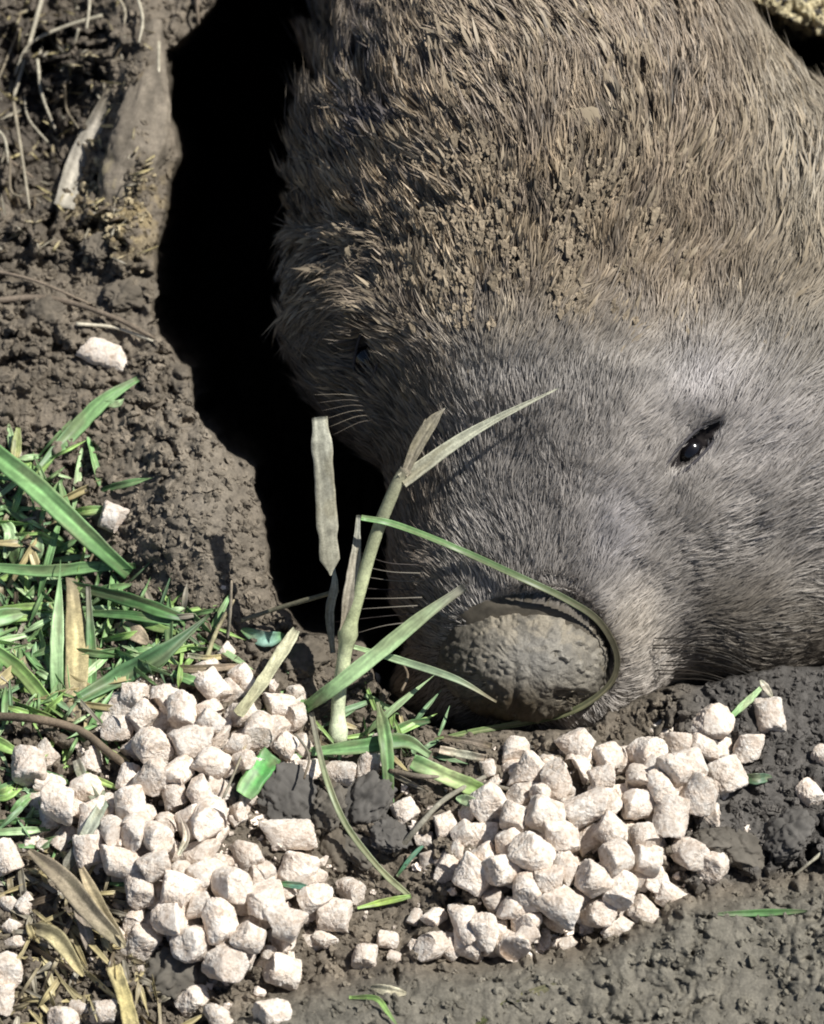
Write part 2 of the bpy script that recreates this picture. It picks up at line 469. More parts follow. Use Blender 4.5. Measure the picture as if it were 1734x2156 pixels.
def build_fur():
    P, F, N = BP, BF, BN
    tri = np.concatenate([F[:, [0, 1, 2]], F[:, [0, 2, 3]]])
    a, b, c = P[tri[:, 0]], P[tri[:, 1]], P[tri[:, 2]]
    area = np.linalg.norm(np.cross(b - a, c - a), axis=1) / 2
    cen = (a + b + c) / 3; nn = N[tri].mean(1)
    vis = (nn[:, 2] > -0.35) & (cen[:, 0] < 2000) & (cen[:, 1] > -250)
    dens = np.where(vis, 1.0, 0.0) * (1 + 1.2 * gauss(cen[:, 0], cen[:, 1], 1200, 1100, 350, 450))
    w = area * dens; w /= w.sum()
    n = 290000
    ti = rng.choice(len(tri), n, p=w)
    r1 = np.sqrt(rng.random(n)); r2 = rng.random(n)
    wa, wb, wc = 1 - r1, r1 * (1 - r2), r1 * r2
    T = tri[ti]
    p = P[T[:, 0]] * wa[:, None] + P[T[:, 1]] * wb[:, None] + P[T[:, 2]] * wc[:, None]
    nm = N[T[:, 0]] * wa[:, None] + N[T[:, 1]] * wb[:, None] + N[T[:, 2]] * wc[:, None]
    nm /= np.linalg.norm(nm, axis=1)[:, None] + 1e-9
    # bare eyes and nose groove
    keep = np.ones(n, bool)
    for cc, r, rad in EYES:
        keep &= sd_ell(p, cc, (rad[0] * 0.85, rad[1] * 0.8, 120), r) > 2
    keep &= sd_ell(p, (NOSE_C[0] + 10, NOSE_C[1] - 4, NOSE_C[2] + 60), (NOSE_R[0] - 14, NOSE_R[1] - 8, 400)) > 0
    qa = np.arctan2((p[:, 1] - NOSE_C[1]) / NOSE_R[1], (p[:, 0] - NOSE_C[0]) / NOSE_R[0]); qq = np.hypot((p[:, 1] - NOSE_C[1]) / NOSE_R[1], (p[:, 0] - NOSE_C[0]) / NOSE_R[0])
    keep &= ~((qq < 1.09) & (qa > -2.4) & (qa < 0.9))
    p, nm = p[keep], nm[keep]; n = len(p)
    # short fuzz on the sides of the nose bulb
    m2 = 22000
    dd = rng.normal(size=(m2, 3)); dd[:, 2] = np.abs(dd[:, 2]); dd /= np.linalg.norm(dd, axis=1)[:, None]
    q = np.array(NOSE_C) + dd * np.array(NOSE_R) * 1.0
    qn = dd / np.array(NOSE_R); qn /= np.linalg.norm(qn, axis=1)[:, None]
    k2 = rng.random(m2) < (0.06 + 0.8 * sstep(1100, 980, q[:, 0]) + 0.7 * sstep(0.80, 0.92, np.hypot((q[:, 0] - NOSE_C[0]) / NOSE_R[0], (q[:, 1] - NOSE_C[1]) / NOSE_R[1])) + 0.3 * sstep(1330, 1290, q[:, 1]))
    k2 &= ~((gauss(q[:, 0], q[:, 1], 1085, 1475, 60, 30) > 0.5))
    q, qn = q[k2], qn[k2]
    isn = np.concatenate([np.zeros(n, bool), np.ones(len(q), bool)])
    p = np.concatenate([p, q]); nm = np.concatenate([nm, qn]); n = len(p)
    u, v = p[:, 0], p[:, 1]
    flow = [(900, 50, -.35, -1), (1100, 200, -.3, -1), (700, 150, -.7, -1), (650, 300, -1, -.7), (700, 420, -1, -.5), (700, 540, -1, -.1), (650, 680, -1, .1),
            (850, 480, -.75, -.8), (900, 620, -.2, -1), (1030, 600, .05, -1), (1250, 100, -.25, -1), (1350, 220, -.15, -1), (1500, 200, 0, -1), (1250, 450, .1, -1),
            (1400, 450, .15, -1), (1650, 400, .15, -1), (1250, 620, .3, -1), (1450, 620, .35, -1), (1680, 650, .5, -1), (1400, 760, .5, -1), (1500, 800, .6, -1),
            (1300, 900, .4, -1), (1620, 950, .9, -.6), (1200, 1050, .3, -1), (1350, 1120, .7, -1), (1550, 1180, 1, -.55), (1680, 1300, 1, -.1), (1500, 1330, 1, -.1),
            (1350, 1300, .8, -.8), (1380, 1450, .9, .1), (1600, 1400, 1, .25), (1000, 1000, .05, -1), (900, 850, -.3, -1), (740, 850, -1, -.1), (880, 1200, -.7, -.5),
            (820, 1300, -1, 0), (1010, 1180, -.15, -1), (1150, 1220, .2, -1), (1250, 1500, .4, .6), (1000, 1500, -.5, .5), (780, 720, -1, -.2), (1100, 800, .15, -1),
            (1900, 300, .4, -1), (1900, 1000, 1, -.4), (1150, 1400, .0, -1), (950, 1400, -.8, .2), (1250, 1380, .8, -.2)]
    fu = np.zeros(n); fv = np.zeros(n); ws = np.zeros(n)
    for (cu, cv, du, dv) in flow:
        L = math.hypot(du, dv); ww = 1 / (((u - cu) ** 2 + (v - cv) ** 2) + 900) ** 1.5
        fu += ww * du / L; fv += ww * dv / L; ws += ww
    ang = (fbm(u / 90, v / 90, 71, 3) - 0.5) * 1.5 + rng.normal(0, 0.13, n)
    L = np.hypot(fu, fv) + 1e-9; fu, fv = fu / L, fv / L
    fu, fv = fu * np.cos(ang) - fv * np.sin(ang), fu * np.sin(ang) + fv * np.cos(ang)
    # length by region
    ln = 28 + 24 * sstep(700, 300, v) + 26 * sstep(1450, 1600, u) * sstep(1500, 1100, v) + 22 * gauss(u, v, 700, 750, 150, 200)
    ln = ln * (0.6 + 0.8 * rng.random(n)); ln = np.where(isn, 7 + 9 * rng.random(n) + 14 * sstep(1030, 930, u), ln)
    ln = ln * np.clip(0.35 + np.hypot((u - 1468), (v - 932)) / 160, 0.35, 1)
    nq = np.hypot((v - NOSE_C[1]) / NOSE_R[1], (u - NOSE_C[0]) / NOSE_R[0]); ln = np.where(isn, ln, ln * np.clip((nq - 0.75) / 0.6, 0.3, 1))
    long_ = (rng.random(n) < 0.012) & ~isn; ln = np.where(long_, ln * 1.7, ln)
    shag = sstep(760, 420, v) * (0.45 + 0.55 * sstep(1550, 1250, u)) + 0.25 * gauss(u, v, 750, 700, 150, 250)
    wet = fbm(u / 70, v / 90, 77, 3)
    shag = np.clip(shag * (0.45 + 1.2 * sstep(0.35, 0.62, wet)), 0, 1)
    t = np.stack([fu, fv, np.zeros(n)], 1)
    t = t - (t * nm).sum(1)[:, None] * nm; t /= np.linalg.norm(t, axis=1)[:, None] + 1e-9
    lift = 0.22 + 0.22 * rng.random(n) + 0.25 * shag
    # clumps: tips lean to the tip of the clump's own axis
    def clump(cs, seed):
        ca, sa = fu, fv                      # cells stretched along the coat
        f, hid, bx, by = worley(u / cs, v / cs, seed)
        return f, hid, bx * cs, by * cs
    f1, h1, bx, by = clump(30, 81)
    f2, h2, cx, cy = clump(13, 83)
    lift = lift + shag * (h1 - 0.5) * 0.75 + (h2 - 0.5) * 0.18
    side = np.cross(t, nm)
    mid = p + t * (ln * 0.5)[:, None] + nm * (ln * lift * 0.55)[:, None]
    tip = p + t * (ln * 0.97)[:, None] + nm * (ln * lift * 0.72)[:, None]
    cvec = np.stack([bx, by, np.zeros(n)], 1); cvec -= (cvec * nm).sum(1)[:, None] * nm
    cvec2 = np.stack([cx, cy, np.zeros(n)], 1); cvec2 -= (cvec2 * nm).sum(1)[:, None] * nm
    cl = np.where(isn, 0.0, np.clip(shag * 1.3, 0, 1))[:, None]
    mid = mid + cvec * 0.42 * cl + cvec2 * 0.35; tip = tip + cvec * 0.86 * cl + cvec2 * 0.6
    tip = tip + rng.normal(0, 1, (n, 3)) * (ln * 0.05)[:, None]
    # some locks are caked together with mud: wide, pale, stiff
    caked = (rng.random(n) < 0.16 * shag * sstep(0.40, 0.6, fbm(u / 60, v / 80, 79, 3)) * 1.6) & ~isn
    # width, turned a random amount about the hair's own axis
    hw = (0.7 + 0.6 * rng.random(n)) * (1 + 1.3 * shag); hw = np.where(isn, 1.0, hw); hw = np.where(caked, 3.2 + 3.0 * rng.random(n), hw)
    rot = np.where(caked, rng.normal(0, 0.45, n), rng.normal(0, 0.6, n))
    wv_ = side * np.cos(rot)[:, None] + nm * np.sin(rot)[:, None]
    A0, A1 = p - wv_ * hw[:, None], p + wv_ * hw[:, None]
    B0, B1 = mid - wv_ * hw[:, None] * 0.8, mid + wv_ * hw[:, None] * 0.8
    V = np.stack([A0, A1, B0, B1, tip], 1).reshape(-1, 3)
    Vw = W(V[:, 0], V[:, 1], V[:, 2])
    i0 = np.arange(n) * 5
    Q = np.stack([i0, i0 + 1, i0 + 3, i0 + 2], 1); Tt = np.stack([i0 + 2, i0 + 3, i0 + 4], 1)
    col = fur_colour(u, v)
    col[isn] = np.array([0.20, 0.17, 0.125])
    mud = sstep(0.55, 0.8, h1) * shag
    col = col * (1 - mud[:, None] * 0.45) + np.array([0.30, 0.235, 0.16]) * (mud * 0.45)[:, None]
    col = col * (1 - 0.45 * (h1 < 0.25) * shag)[:, None]
    rr_ = rng.random(n); col *= (0.62 + 0.8 * rr_ ** 1.3 * (0.4 + 0.6 * shag) + 0.28 * (1 - shag))[:, None]
    col *= (0.8 + 0.4 * h2)[:, None]
    col[caked] = np.array([0.33, 0.265, 0.185]) * (0.7 + 0.5 * rng.random((int(caked.sum()), 1)))
    dark = rng.random(n) < 0.05 + 0.12 * shag; col[dark] *= 0.4
    C = np.repeat(col, 5, 0).reshape(n, 5, 3)
    C[:, :2] *= (0.9 - 0.25 * shag)[:, None, None]; C[:, 4] *= 1.1                # roots darker than tips
    me = mesh_np('fur', at_origin(Vw, base), [Q, Tt], True, C.reshape(-1, 3))
    link('fur', me, M_fur, wombat)
build_fur()

def build_body_mesh():
    P = BP.copy()
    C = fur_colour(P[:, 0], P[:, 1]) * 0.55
    for cc, r, rad in EYES:
        m = sd_ell(P, cc, (rad[0] + 3, rad[1] + 3, 100), r) < 0
        C[m] = (0.02, 0.016, 0.016)
    m = sd_ell(P, (NOSE_C[0], NOSE_C[1], NOSE_C[2]), (NOSE_R[0] + 20, NOSE_R[1] + 20, 400)) < 0
    C[m] = (0.10, 0.085, 0.065)
    me = mesh_np('body', at_origin(W(P[:, 0], P[:, 1], P[:, 2]), base), [BF, BF2], True, C)
    link('body', me, M_skin, wombat)
build_body_mesh()

def ellipsoid_part(name, c, r, mat, colf, rot=0.0, disp=None, nu=160, nv=90):
    th = np.linspace(0.01, math.pi - 0.01, nv); ph = np.linspace(0, 2 * math.pi, nu, endpoint=False)
    T, Q = np.meshgrid(th, ph, indexing='ij')
    D = np.stack([np.sin(T) * np.cos(Q), np.sin(T) * np.sin(Q), np.cos(T)], -1).reshape(-1, 3)
    P = D * np.array(r)
    cs, sn = math.cos(rot), math.sin(rot)
    P = np.stack([P[:, 0] * cs - P[:, 1] * sn, P[:, 0] * sn + P[:, 1] * cs, P[:, 2]], 1) + np.array(c)
    if disp is not None:
        P = P + D * disp(P, D)[:, None]
    idx = np.arange(len(P)).reshape(nv, nu)
    F = np.stack([idx[:-1], np.roll(idx, -1, 1)[:-1], np.roll(idx, -1, 1)[1:], idx[1:]], -1).reshape(-1, 4)
    F = np.concatenate([F]); P2 = np.concatenate([P, [P[idx[0]].mean(0)], [P[idx[-1]].mean(0)]])
    j = np.arange(nu)
    caps = np.concatenate([np.stack([np.full(nu, len(P)), (j + 1) % nu, j], 1), np.stack([np.full(nu, len(P) + 1), idx[-1][j], idx[-1][(j + 1) % nu]], 1)])
    me = mesh_np(name, at_origin(W(P2[:, 0], P2[:, 1], P2[:, 2]), base), [F, caps], True, colf(P2))
    return me

def nose_disp(P, D):
    u, v = P[:, 0], P[:, 1]
    w1 = worley(u / 15, v / 13, 91)[0]
    a = (u * .82 + v * .57) + 22 * fbm(u / 31, v / 27, 96, 2); b = (-u * .57 + v * .82) + 22 * fbm(u / 27, v / 33, 90, 2)
    crust = np.abs(2 * vnoise(a / 24, b / 19, 97) - 1) * 7 + np.abs(2 * vnoise(b / 10, a / 11, 98) - 1) * 4 + 3 * fbm(a / 5, b / 5, 89, 2)
    e = crust * (1 - 0.85 * gauss(u, v, 1165, 1385, 75, 60)) + 3.0 * (fbm(u / 9, v / 9, 92, 3) - .5) + 9 * (fbm(u / 50, v / 50, 93, 3) - .5) + 2.5 * (1 - w1) * (1 - gauss(u, v, 1140, 1380, 95, 60))
    e = e - 30 * gauss(u, v, 985, 1445, 34, 18) - 26 * gauss(u, v, 1190, 1468, 30, 15)      # nostrils
    e = e - 7 * gauss(u, v, 1085, 1470, 8, 60)                                              # cleft
    # dried mud cracking off on the right
    e = e + 12 * sstep(0.5, 0.56, fbm(u / 26, v / 26, 94, 3)) * gauss(u, v, 1210, 1370, 55, 60)
    return e
def nose_col(P):
    u, v = P[:, 0], P[:, 1]
    n = fbm(u / 30, v / 30, 95, 4)[:, None]
    n2_ = fbm(u / 11, v / 11, 99, 3)[:, None]
    c = np.array([0.185, 0.163, 0.128]) * (0.2 + 0.7 * n + 0.9 * n2_)
    c = c * (1 - 0.45 * sstep(1060, 940, u))[:, None]  # shaded left side of the nose painted darker
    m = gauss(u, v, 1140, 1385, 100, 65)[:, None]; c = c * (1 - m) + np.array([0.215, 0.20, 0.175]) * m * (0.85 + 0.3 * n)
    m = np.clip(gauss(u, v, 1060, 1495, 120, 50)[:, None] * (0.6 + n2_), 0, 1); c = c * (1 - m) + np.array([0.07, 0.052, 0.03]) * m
    m = (sstep(0.5, 0.62, fbm(u / 22 + 3, v / 18, 88, 3)) * sstep(1400, 1320, v) * 0.6)[:, None]; c = c * (1 - m) + np.array([0.33, 0.285, 0.215]) * m
    m = (gauss(u, v, 1210, 1365, 45, 50) * sstep(0.5, 0.55, fbm(u / 26, v / 26, 94, 3)))[:, None]; c = c * (1 - m) + np.array([0.34, 0.31, 0.26]) * m
    m = (gauss(u, v, 985, 1445, 26, 13) + gauss(u, v, 1190, 1468, 24, 11))[:, None]; m = np.clip(m, 0, 1); c = c * (1 - m) + np.array([0.02, 0.015, 0.012]) * m
    return c
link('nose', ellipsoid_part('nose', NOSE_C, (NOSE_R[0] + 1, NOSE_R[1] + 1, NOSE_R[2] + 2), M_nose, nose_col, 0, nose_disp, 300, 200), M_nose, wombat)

def tube(pts, rad, nseg=6, oval=None):
    """pts (n,3) world; rad (n,) metres -> V, F"""
    pts = np.asarray(pts, float); n = len(pts)
    T = np.gradient(pts, axis=0); T /= np.linalg.norm(T, axis=1)[:, None] + 1e-12
    up = -FV if abs(np.dot(T[0], FV)) < 0.9 else UV_
    V = []
    for i in range(n):
        s = np.cross(T[i], up); s /= np.linalg.norm(s) + 1e-12; q = np.cross(s, T[i])
        for k in range(nseg):
            a = 2 * math.pi * k / nseg
            V.append(pts[i] + (s * math.cos(a) + q * math.sin(a) * (oval or 1.0)) * rad[i])
    V = np.array(V)
    F = []
    for i in range(n - 1):
        for k in range(nseg):
            F.append((i * nseg + k, i * nseg + (k + 1) % nseg, (i + 1) * nseg + (k + 1) % nseg, (i + 1) * nseg + k))
    V = np.concatenate([V, pts[:1], pts[-1:]]); a, b = len(V) - 2, len(V) - 1
    F2 = [(a, (k + 1) % nseg, k) for k in range(nseg)] + [(b, (n - 1) * nseg + k, (n - 1) * nseg + (k + 1) % nseg) for k in range(nseg)]
    return V, [np.array(F), np.array(F2)]

def catmull(P, n):
    P = np.asarray(P, float)
    if len(P) == 2:
        t = np.linspace(0, 1, n)[:, None]; return P[0] * (1 - t) + P[1] * t
    Q = np.concatenate([[2 * P[0] - P[1]], P, [2 * P[-1] - P[-2]]])
    ts = np.linspace(0, len(P) - 1 - 1e-6, n); out = []
    for t in ts:
        i = int(t); f = t - i; a, b, c, d = Q[i], Q[i + 1], Q[i + 2], Q[i + 3]
        out.append(0.5 * ((2 * b) + (-a + c) * f + (2 * a - 5 * b + 4 * c - d) * f * f + (-a + 3 * b - 3 * c + d) * f ** 3))
    return np.array(out)

for (cc, rot, rad) in EYES:
    ec = (cc[0] - (6 if cc[0] > 1000 else 0), cc[1] + (6 if cc[0] > 1000 else 0), cc[2] - (54 if cc[0] > 1000 else 62))
    me = ellipsoid_part('eye', ec, (30, 30, 26), M_eye, lambda P: np.tile([0.01, 0.01, 0.01], (len(P), 1)), 0, None, 48, 32)
    eo = link('eye', me, M_eye, wombat)
    for sgn in (-1, 1):
        a = np.linspace(-1.25, 1.25, 18) if sgn > 0 else np.linspace(math.pi - 1.25, math.pi + 1.25, 18)
        # lids run along the long sides of the almond
        tt = np.linspace(-1, 1, 20)
        lx = tt * rad[0] * 1.02; ly = sgn * rad[1] * np.sqrt(np.clip(1.02 - tt ** 2, 0, 1)) * 0.95
        cs, sn = math.cos(rot), math.sin(rot)
        uu = cc[0] + lx * cs - ly * sn; vv = cc[1] + lx * sn + ly * cs
        dd = body_d(uu, vv) - 10
        Vt, Ft = tube(W(uu, vv, dd), np.full(20, 3.6 * S) * (0.5 + 0.5 * np.sqrt(np.clip(1 - tt ** 2, 0, 1))), 8)
        link('eyelid', mesh_np('eyelid', at_origin(Vt, base), Ft, True, np.tile([0.06, 0.055, 0.06], (len(Vt), 1))), M_skin, eo)

def whisker(pts, col, r=1.5):
    uu = np.array([p[0] for p in pts], float); vv = np.array([p[1] for p in pts], float); hh = np.array([p[2] for p in pts], float)
    d0 = float(body_d(uu[:1], vv[:1])[0]); dd = np.maximum(d0 + hh, body_d(uu, vv) + 16 + 8 * (np.arange(len(uu)) > 0))
    P = catmull(W(uu, vv, dd), 14)
    V, F = tube(P, np.linspace(r, 0.35, 14) * S, 5)
    link('whisker', mesh_np('whisker', at_origin(V, base), F, True, np.tile(col, (len(V), 1))), M_fur, wombat)
for k in range(9):
    v0 = 1345 + k * 11 + random.uniform(-4, 4); u0 = 1395 + random.uniform(-25, 25)
    whisker([(u0, v0, -2), (u0 + 90, v0 + 2, 45), (u0 + 170, v0 + 22 + k, 60), (u0 + 225 + random.uniform(-30, 20), v0 + 58 + 2 * k, 50)], random.choice([(0.03, 0.025, 0.02), (0.22, 0.19, 0.14), (0.05, 0.04, 0.03)]))
for k in range(8):
    v0 = 1190 + k * 17; u0 = 880 + random.uniform(-20, 20)
    whisker([(u0, v0, -2), (u0 - 70, v0 - 6 + k * 2, 30), (u0 - 130 - random.uniform(0, 40), v0 + 8 * k - 30, 25)], random.choice([(0.05, 0.04, 0.035), (0.18, 0.16, 0.13)]))
for k in range(6):
    v0 = 845 + k * 11; u0 = 790 + k * 8
    whisker([(u0, v0, -2), (u0 - 60, v0 - 14, 20), (u0 - 130, v0 - 14 + 6 * k, 25)], random.choice([(0.20, 0.17, 0.13), (0.12, 0.1, 0.08)]), 1.2)

# ------------------------------------------------------------------ lumps: clods, pellets
def ico_dirs(sub=2):
    import bmesh
    bm = bmesh.new(); bmesh.ops.create_icosphere(bm, subdivisions=sub, radius=1)
    V = np.array([v.co[:] for v in bm.verts]); F = np.array([[v.index for v in f.verts] for f in bm.faces]); bm.free()
    return V, F
def n3(P, f, s):
    P = P @ np.array([[0.68, -0.52, 0.52], [0.45, 0.85, 0.27], [-0.58, 0.05, 0.81]])
    return (vnoise(P[:, 0] * f + 5, P[:, 1] * f - 3, s) + vnoise(P[:, 1] * f + 9, P[:, 2] * f + 2, s + 1) + vnoise(P[:, 2] * f - 7, P[:, 0] * f + 4, s + 2)) / 3

def pellet_mesh(i, sub=6):
    """short pressed cylinder with broken, crumbly ends, radius about 1, length about 2*L"""
    V, F = ico_dirs(sub)
    L = [1.0, 1.1, 1.2, 0.85, 1.15, 1.0, 1.25, 0.95, 1.7, 0.9, 1.3, 0.85][i % 12]
    x, y, z = V[:, 0], V[:, 1], V[:, 2]
    # superquadric: sharp ends, round sides
    rr = np.hypot(y, z)
    th = np.maximum(np.abs(x) ** 9 + rr ** 9, 1e-9) ** (-1 / 9.0)
    P = V * th[:, None]
    P[:, 0] *= L
    # bevelled, slanting broken ends
    e = sstep(0.6, 1.0, np.abs(P[:, 0]) / L)
    sl = np.random.default_rng(i).normal(0, 0.3, 4)
    P[:, 0] += e * np.sign(P[:, 0]) * np.where(P[:, 0] > 0, P[:, 1] * sl[0] + P[:, 2] * sl[1], P[:, 1] * sl[2] + P[:, 2] * sl[3])
    P *= (1 + 0.20 * (n3(P, 1.3, 100 + i * 7) - 0.5) + 0.15 * (n3(P, 3.0, 200 + i * 7) - 0.5) + 0.10 * (n3(P, 6.5, 300 + i * 7) - 0.5) + 0.07 * (n3(P, 13, 400 + i * 7) - .5) + 0.06 * (n3(P, 27, 430 + i * 7) - .5))[:, None]
    # chipped edge
    ch = np.random.default_rng(i + 50).normal(size=3); ch /= np.linalg.norm(ch); dd = P @ ch; lim = np.percentile(dd, 93)
    P -= np.clip(dd - lim, 0, None)[:, None] * ch * 0.8
    P *= 0.00042 * 10     # unit radius about 4.2 mm
    me = mesh_np('feed_pellet', P, F, True, None)
    me.materials.append(M_pellet)
    return me
PM = [pellet_mesh(i) for i in range(12)]

A_ = (0, 1211, .266); B_ = (403.7, 1326.4, .266); Cc = (836.2, 1441.75, .266); Dd = (1268.7, 1384.1, .2684)
E_ = (0, 1643.6, .266); F_ = (432.5, 1701.3, .266); G_ = (865, 1672.4, .266); H_ = (1268.7, 1701.3, .2684)
RAW = [
 (A_, [(1060,950,230),(1270,960,200),(1120,1110,210),(1270,1120,230),(1440,1080,250),(940,1210,220),(1210,1370,330),(1570,1090,190),(1530,1330,330),(1660,1160,200),(1680,880,230),(230,1520,290),(1220,1600,270),(1400,1570,230),(1500,1690,250),(1680,1480,250),(290,860,95),(1400,560,95)]),
 (B_, [(275,190,160),(240,460,290),(400,370,190),(60,640,200),(240,740,300),(530,800,260),(130,960,300),(360,900,180),(410,1020,170),(700,600,220),(820,690,210),(740,910,210),(880,900,130),(930,1110,200),(800,1090,110),(1180,1140,230),(1400,1090,230),(60,1290,210),(150,1310,130),(780,1620,340),(1690,1430,220),(490,1340,95),(820,490,130)]),
 (Cc, [(90,1000,240),(940,530,210),(1060,680,270),(720,660,140),(1430,480,280),(1340,600,210),(1660,580,230),(1260,760,260),(1620,740,220),(720,930,300),(920,1050,230),(1160,1030,300),(1500,980,280),(1140,860,170),(380,1120,220),(850,1200,320),(520,1180,200),(1250,1200,320),(1680,1150,250),(1680,960,210),(560,1010,150)]),
 (Dd, [(850,530,320),(1310,450,250),(1140,700,240),(350,750,260),(600,680,230),(790,700,190),(60,800,260),(970,930,310),(640,860,280),(450,860,200),(280,960,220),(600,960,170),(460,1040,200),(760,1080,300),(540,1220,300),(270,1150,250),(100,1050,250),(100,1330,240),(330,1420,270),(680,1540,260),(860,1640,260),(100,1570,280),(350,1600,230),(1620,1070,200),(1670,1170,150),(1730,770,170)]),
 (G_, [(450,390,260),(980,480,300),(1200,350,280),(1600,260,270),(1230,570,200),(1570,480,320),(720,600,250),(500,650,320),(300,570,190),(660,840,180),(920,770,260),(1080,690,260),(1200,880,320),(1440,680,270),(1650,750,280),(1480,940,250),(1560,1050,210),(820,900,200),(110,360,140),(430,1010,230),(590,1080,220),(170,1200,240),(310,1230,160),(460,1190,220),(620,1210,160),(800,1030,220),(780,1200,250),(920,1110,170),(900,1280,180),(1040,1210,110),(1130,1180,90),(1230,1180,120),(180,980,160),(20,990,110),(30,1200,120),(950,1000,140),(120,520,120)]),
 (H_, [(120,380,250),(180,660,290),(420,560,200),(520,690,210),(330,830,220),(80,930,210),(430,330,200)]),
 (E_, [(470,180,300),(720,290,220),(1030,190,260),(1260,60,220),(1480,130,240),(1650,100,170),(1650,290,330),(700,560,270),(900,400,210),(1060,390,250),(950,650,260),(1250,460,250),(1220,670,240),(1100,860,250),(1410,880,360),(1620,740,230),(1350,1090,270),(1120,1270,290),(1520,1290,300),(1590,980,210),(60,640,230),(210,980,160),(80,980,130),(90,1160,130),(100,1290,110),(40,1500,260),(20,1690,200),(1510,1740,210),(820,1830,190),(640,1810,120),(500,1910,250),(330,510,95),(930,1230,160),(1060,1090,150)]),
 (F_, [(340,380,220),(740,490,360),(200,610,320),(470,500,160),(480,740,310),(640,920,290),(830,720,220),(1150,650,200),(1010,850,340),(120,920,280),(350,1030,240),(160,1230,280),(500,1150,120),(620,1290,290),(930,1030,140),(1260,1170,220),(1500,1190,120),(1430,1040,150),(1640,1120,160),(520,1640,250),(130,1690,200),(1560,890,150)]),
]
pel = []
for (ox, oy, sc), lst in RAW:
    for x, y, s in lst:
        u, v, w = ox + x * sc, oy + y * sc, min(s * sc, 82)
        if all(math.hypot(u - q[0], v - q[1]) > 0.36 * (w + q[2]) * 0.95 for q in pel):
            pel.append((u, v, w, 0))
# the hidden layer that holds the heaps up
HEAPL = [(230, 1450), (420, 1400), (640, 1480), (640, 1640), (520, 1700), (500, 1800), (690, 1850), (720, 1930), (650, 2010), (480, 2090), (290, 2010), (230, 1850), (60, 1780), (40, 1640), (90, 1580), (200, 1560)]
HEAPR = [(1080, 1590), (1330, 1560), (1480, 1520), (1560, 1610), (1500, 1740), (1400, 1760), (1390, 1890), (1250, 1960), (1120, 2010), (930, 2010), (900, 1960), (1030, 1900), (920, 1800), (960, 1720)]
for poly, nn in ((HEAPL, 86), (HEAPR, 74)):
    xs = [q[0] for q in poly]; ys = [q[1] for q in poly]; tries = 0; got = 0
    while got < nn and tries < 6000:
        tries += 1
        u = random.uniform(min(xs), max(xs)); v = random.uniform(min(ys), max(ys))
        if float(poly_sd(np.array([u]), np.array([v]), poly)[0]) < 12: continue
        if any(q[3] == 1 and math.hypot(u - q[0], v - q[1]) < 52 for q in pel): continue
        if any(q[3] == 0 and math.hypot(u - q[0], v - q[1]) < 0.34 * q[2] for q in pel): continue
        pel.append((u, v, random.uniform(52, 66), 1)); got += 1
ORD = ['first', 'second', 'third', 'fourth', 'fifth', 'sixth', 'seventh', 'eighth', 'ninth', 'tenth', 'eleventh', 'twelfth', 'thirteenth', 'fourteenth', 'fifteenth', 'sixteenth', 'seventeenth', 'eighteenth', 'nineteenth', 'twentieth']
SPECIAL = {}
def place_pellets():
    U = np.array([q[0] for q in pel]); V = np.array([q[1] for q in pel]); Wd = np.array([q[2] for q in pel]); Ly = np.array([q[3] for q in pel])
    # smooth ground level under each
    D = np.zeros(len(pel))
    for du, dv in ((0, 0), (18, 0), (-18, 0), (0, 18), (0, -18)): D += terr(U + du, V + dv) / 5
    inl = poly_sd(U, V, HEAPL); inr = poly_sd(U, V, HEAPR)
    heap = 55 * sstep(-5, 90, np.maximum(inl, inr))
    heapname = np.where(U < 760, 'left', 'right')
    rows = {}
    for i in range(len(pel)):
        rows.setdefault((heapname[i], int((V[i] - 1380) // 55)), []).append(i)
    rowid = {}
    for hn in ('left', 'right'):
        ks = sorted(k for (h, k) in rows if h == hn)
        for ri, k in enumerate(ks):
            for j, i in enumerate(sorted(rows[(hn, k)], key=lambda i: U[i])): rowid[i] = (ri, j)
    for i in range(len(pel)):
        r = 0.5 * Wd[i]
        me = PM[random.choice([0, 1, 2, 3, 4, 5, 6, 7, 9, 10, 11])]
        o = bpy.data.objects.new('feed_pellet', me); scene.collection.objects.link(o)
        sc = r / 42.0 * 0.93
        d = D[i] + heap[i] + r * 0.62 - (46 if Ly[i] else 0)
        ve = np.interp(U[i], LIPU, LIPV)
        if V[i] > ve - 20: d = min(d, float(terr(U[i:i + 1], V[i:i + 1])[0]) + r * 0.25)
        o.location = W(U[i], V[i], d)
        o.rotation_euler = (random.uniform(0, 6.28), random.uniform(-0.9, 0.9), random.uniform(0, 6.28))
        q = random.uniform(0.93, 1.1)
        o.scale = (sc * q * 0.98 * 1.08, sc * 1.08, sc * 1.08 / q)
        size = 'small' if Wd[i] < 42 else ('large' if Wd[i] > 76 else 'middling')
        ri, j = rowid[i]
        o['label'] = f'{size} pale pellet of the {heapname[i]} heap, {ORD[min(j,19)]} from left in its {ORD[min(ri,19)]} row down'
        o['category'] = 'feed pellet'
        o['group'] = 'pressed feed pellets scattered in front of the wombat'
        SPECIAL[i] = o
place_pellets(); print('pellets', len(pel))

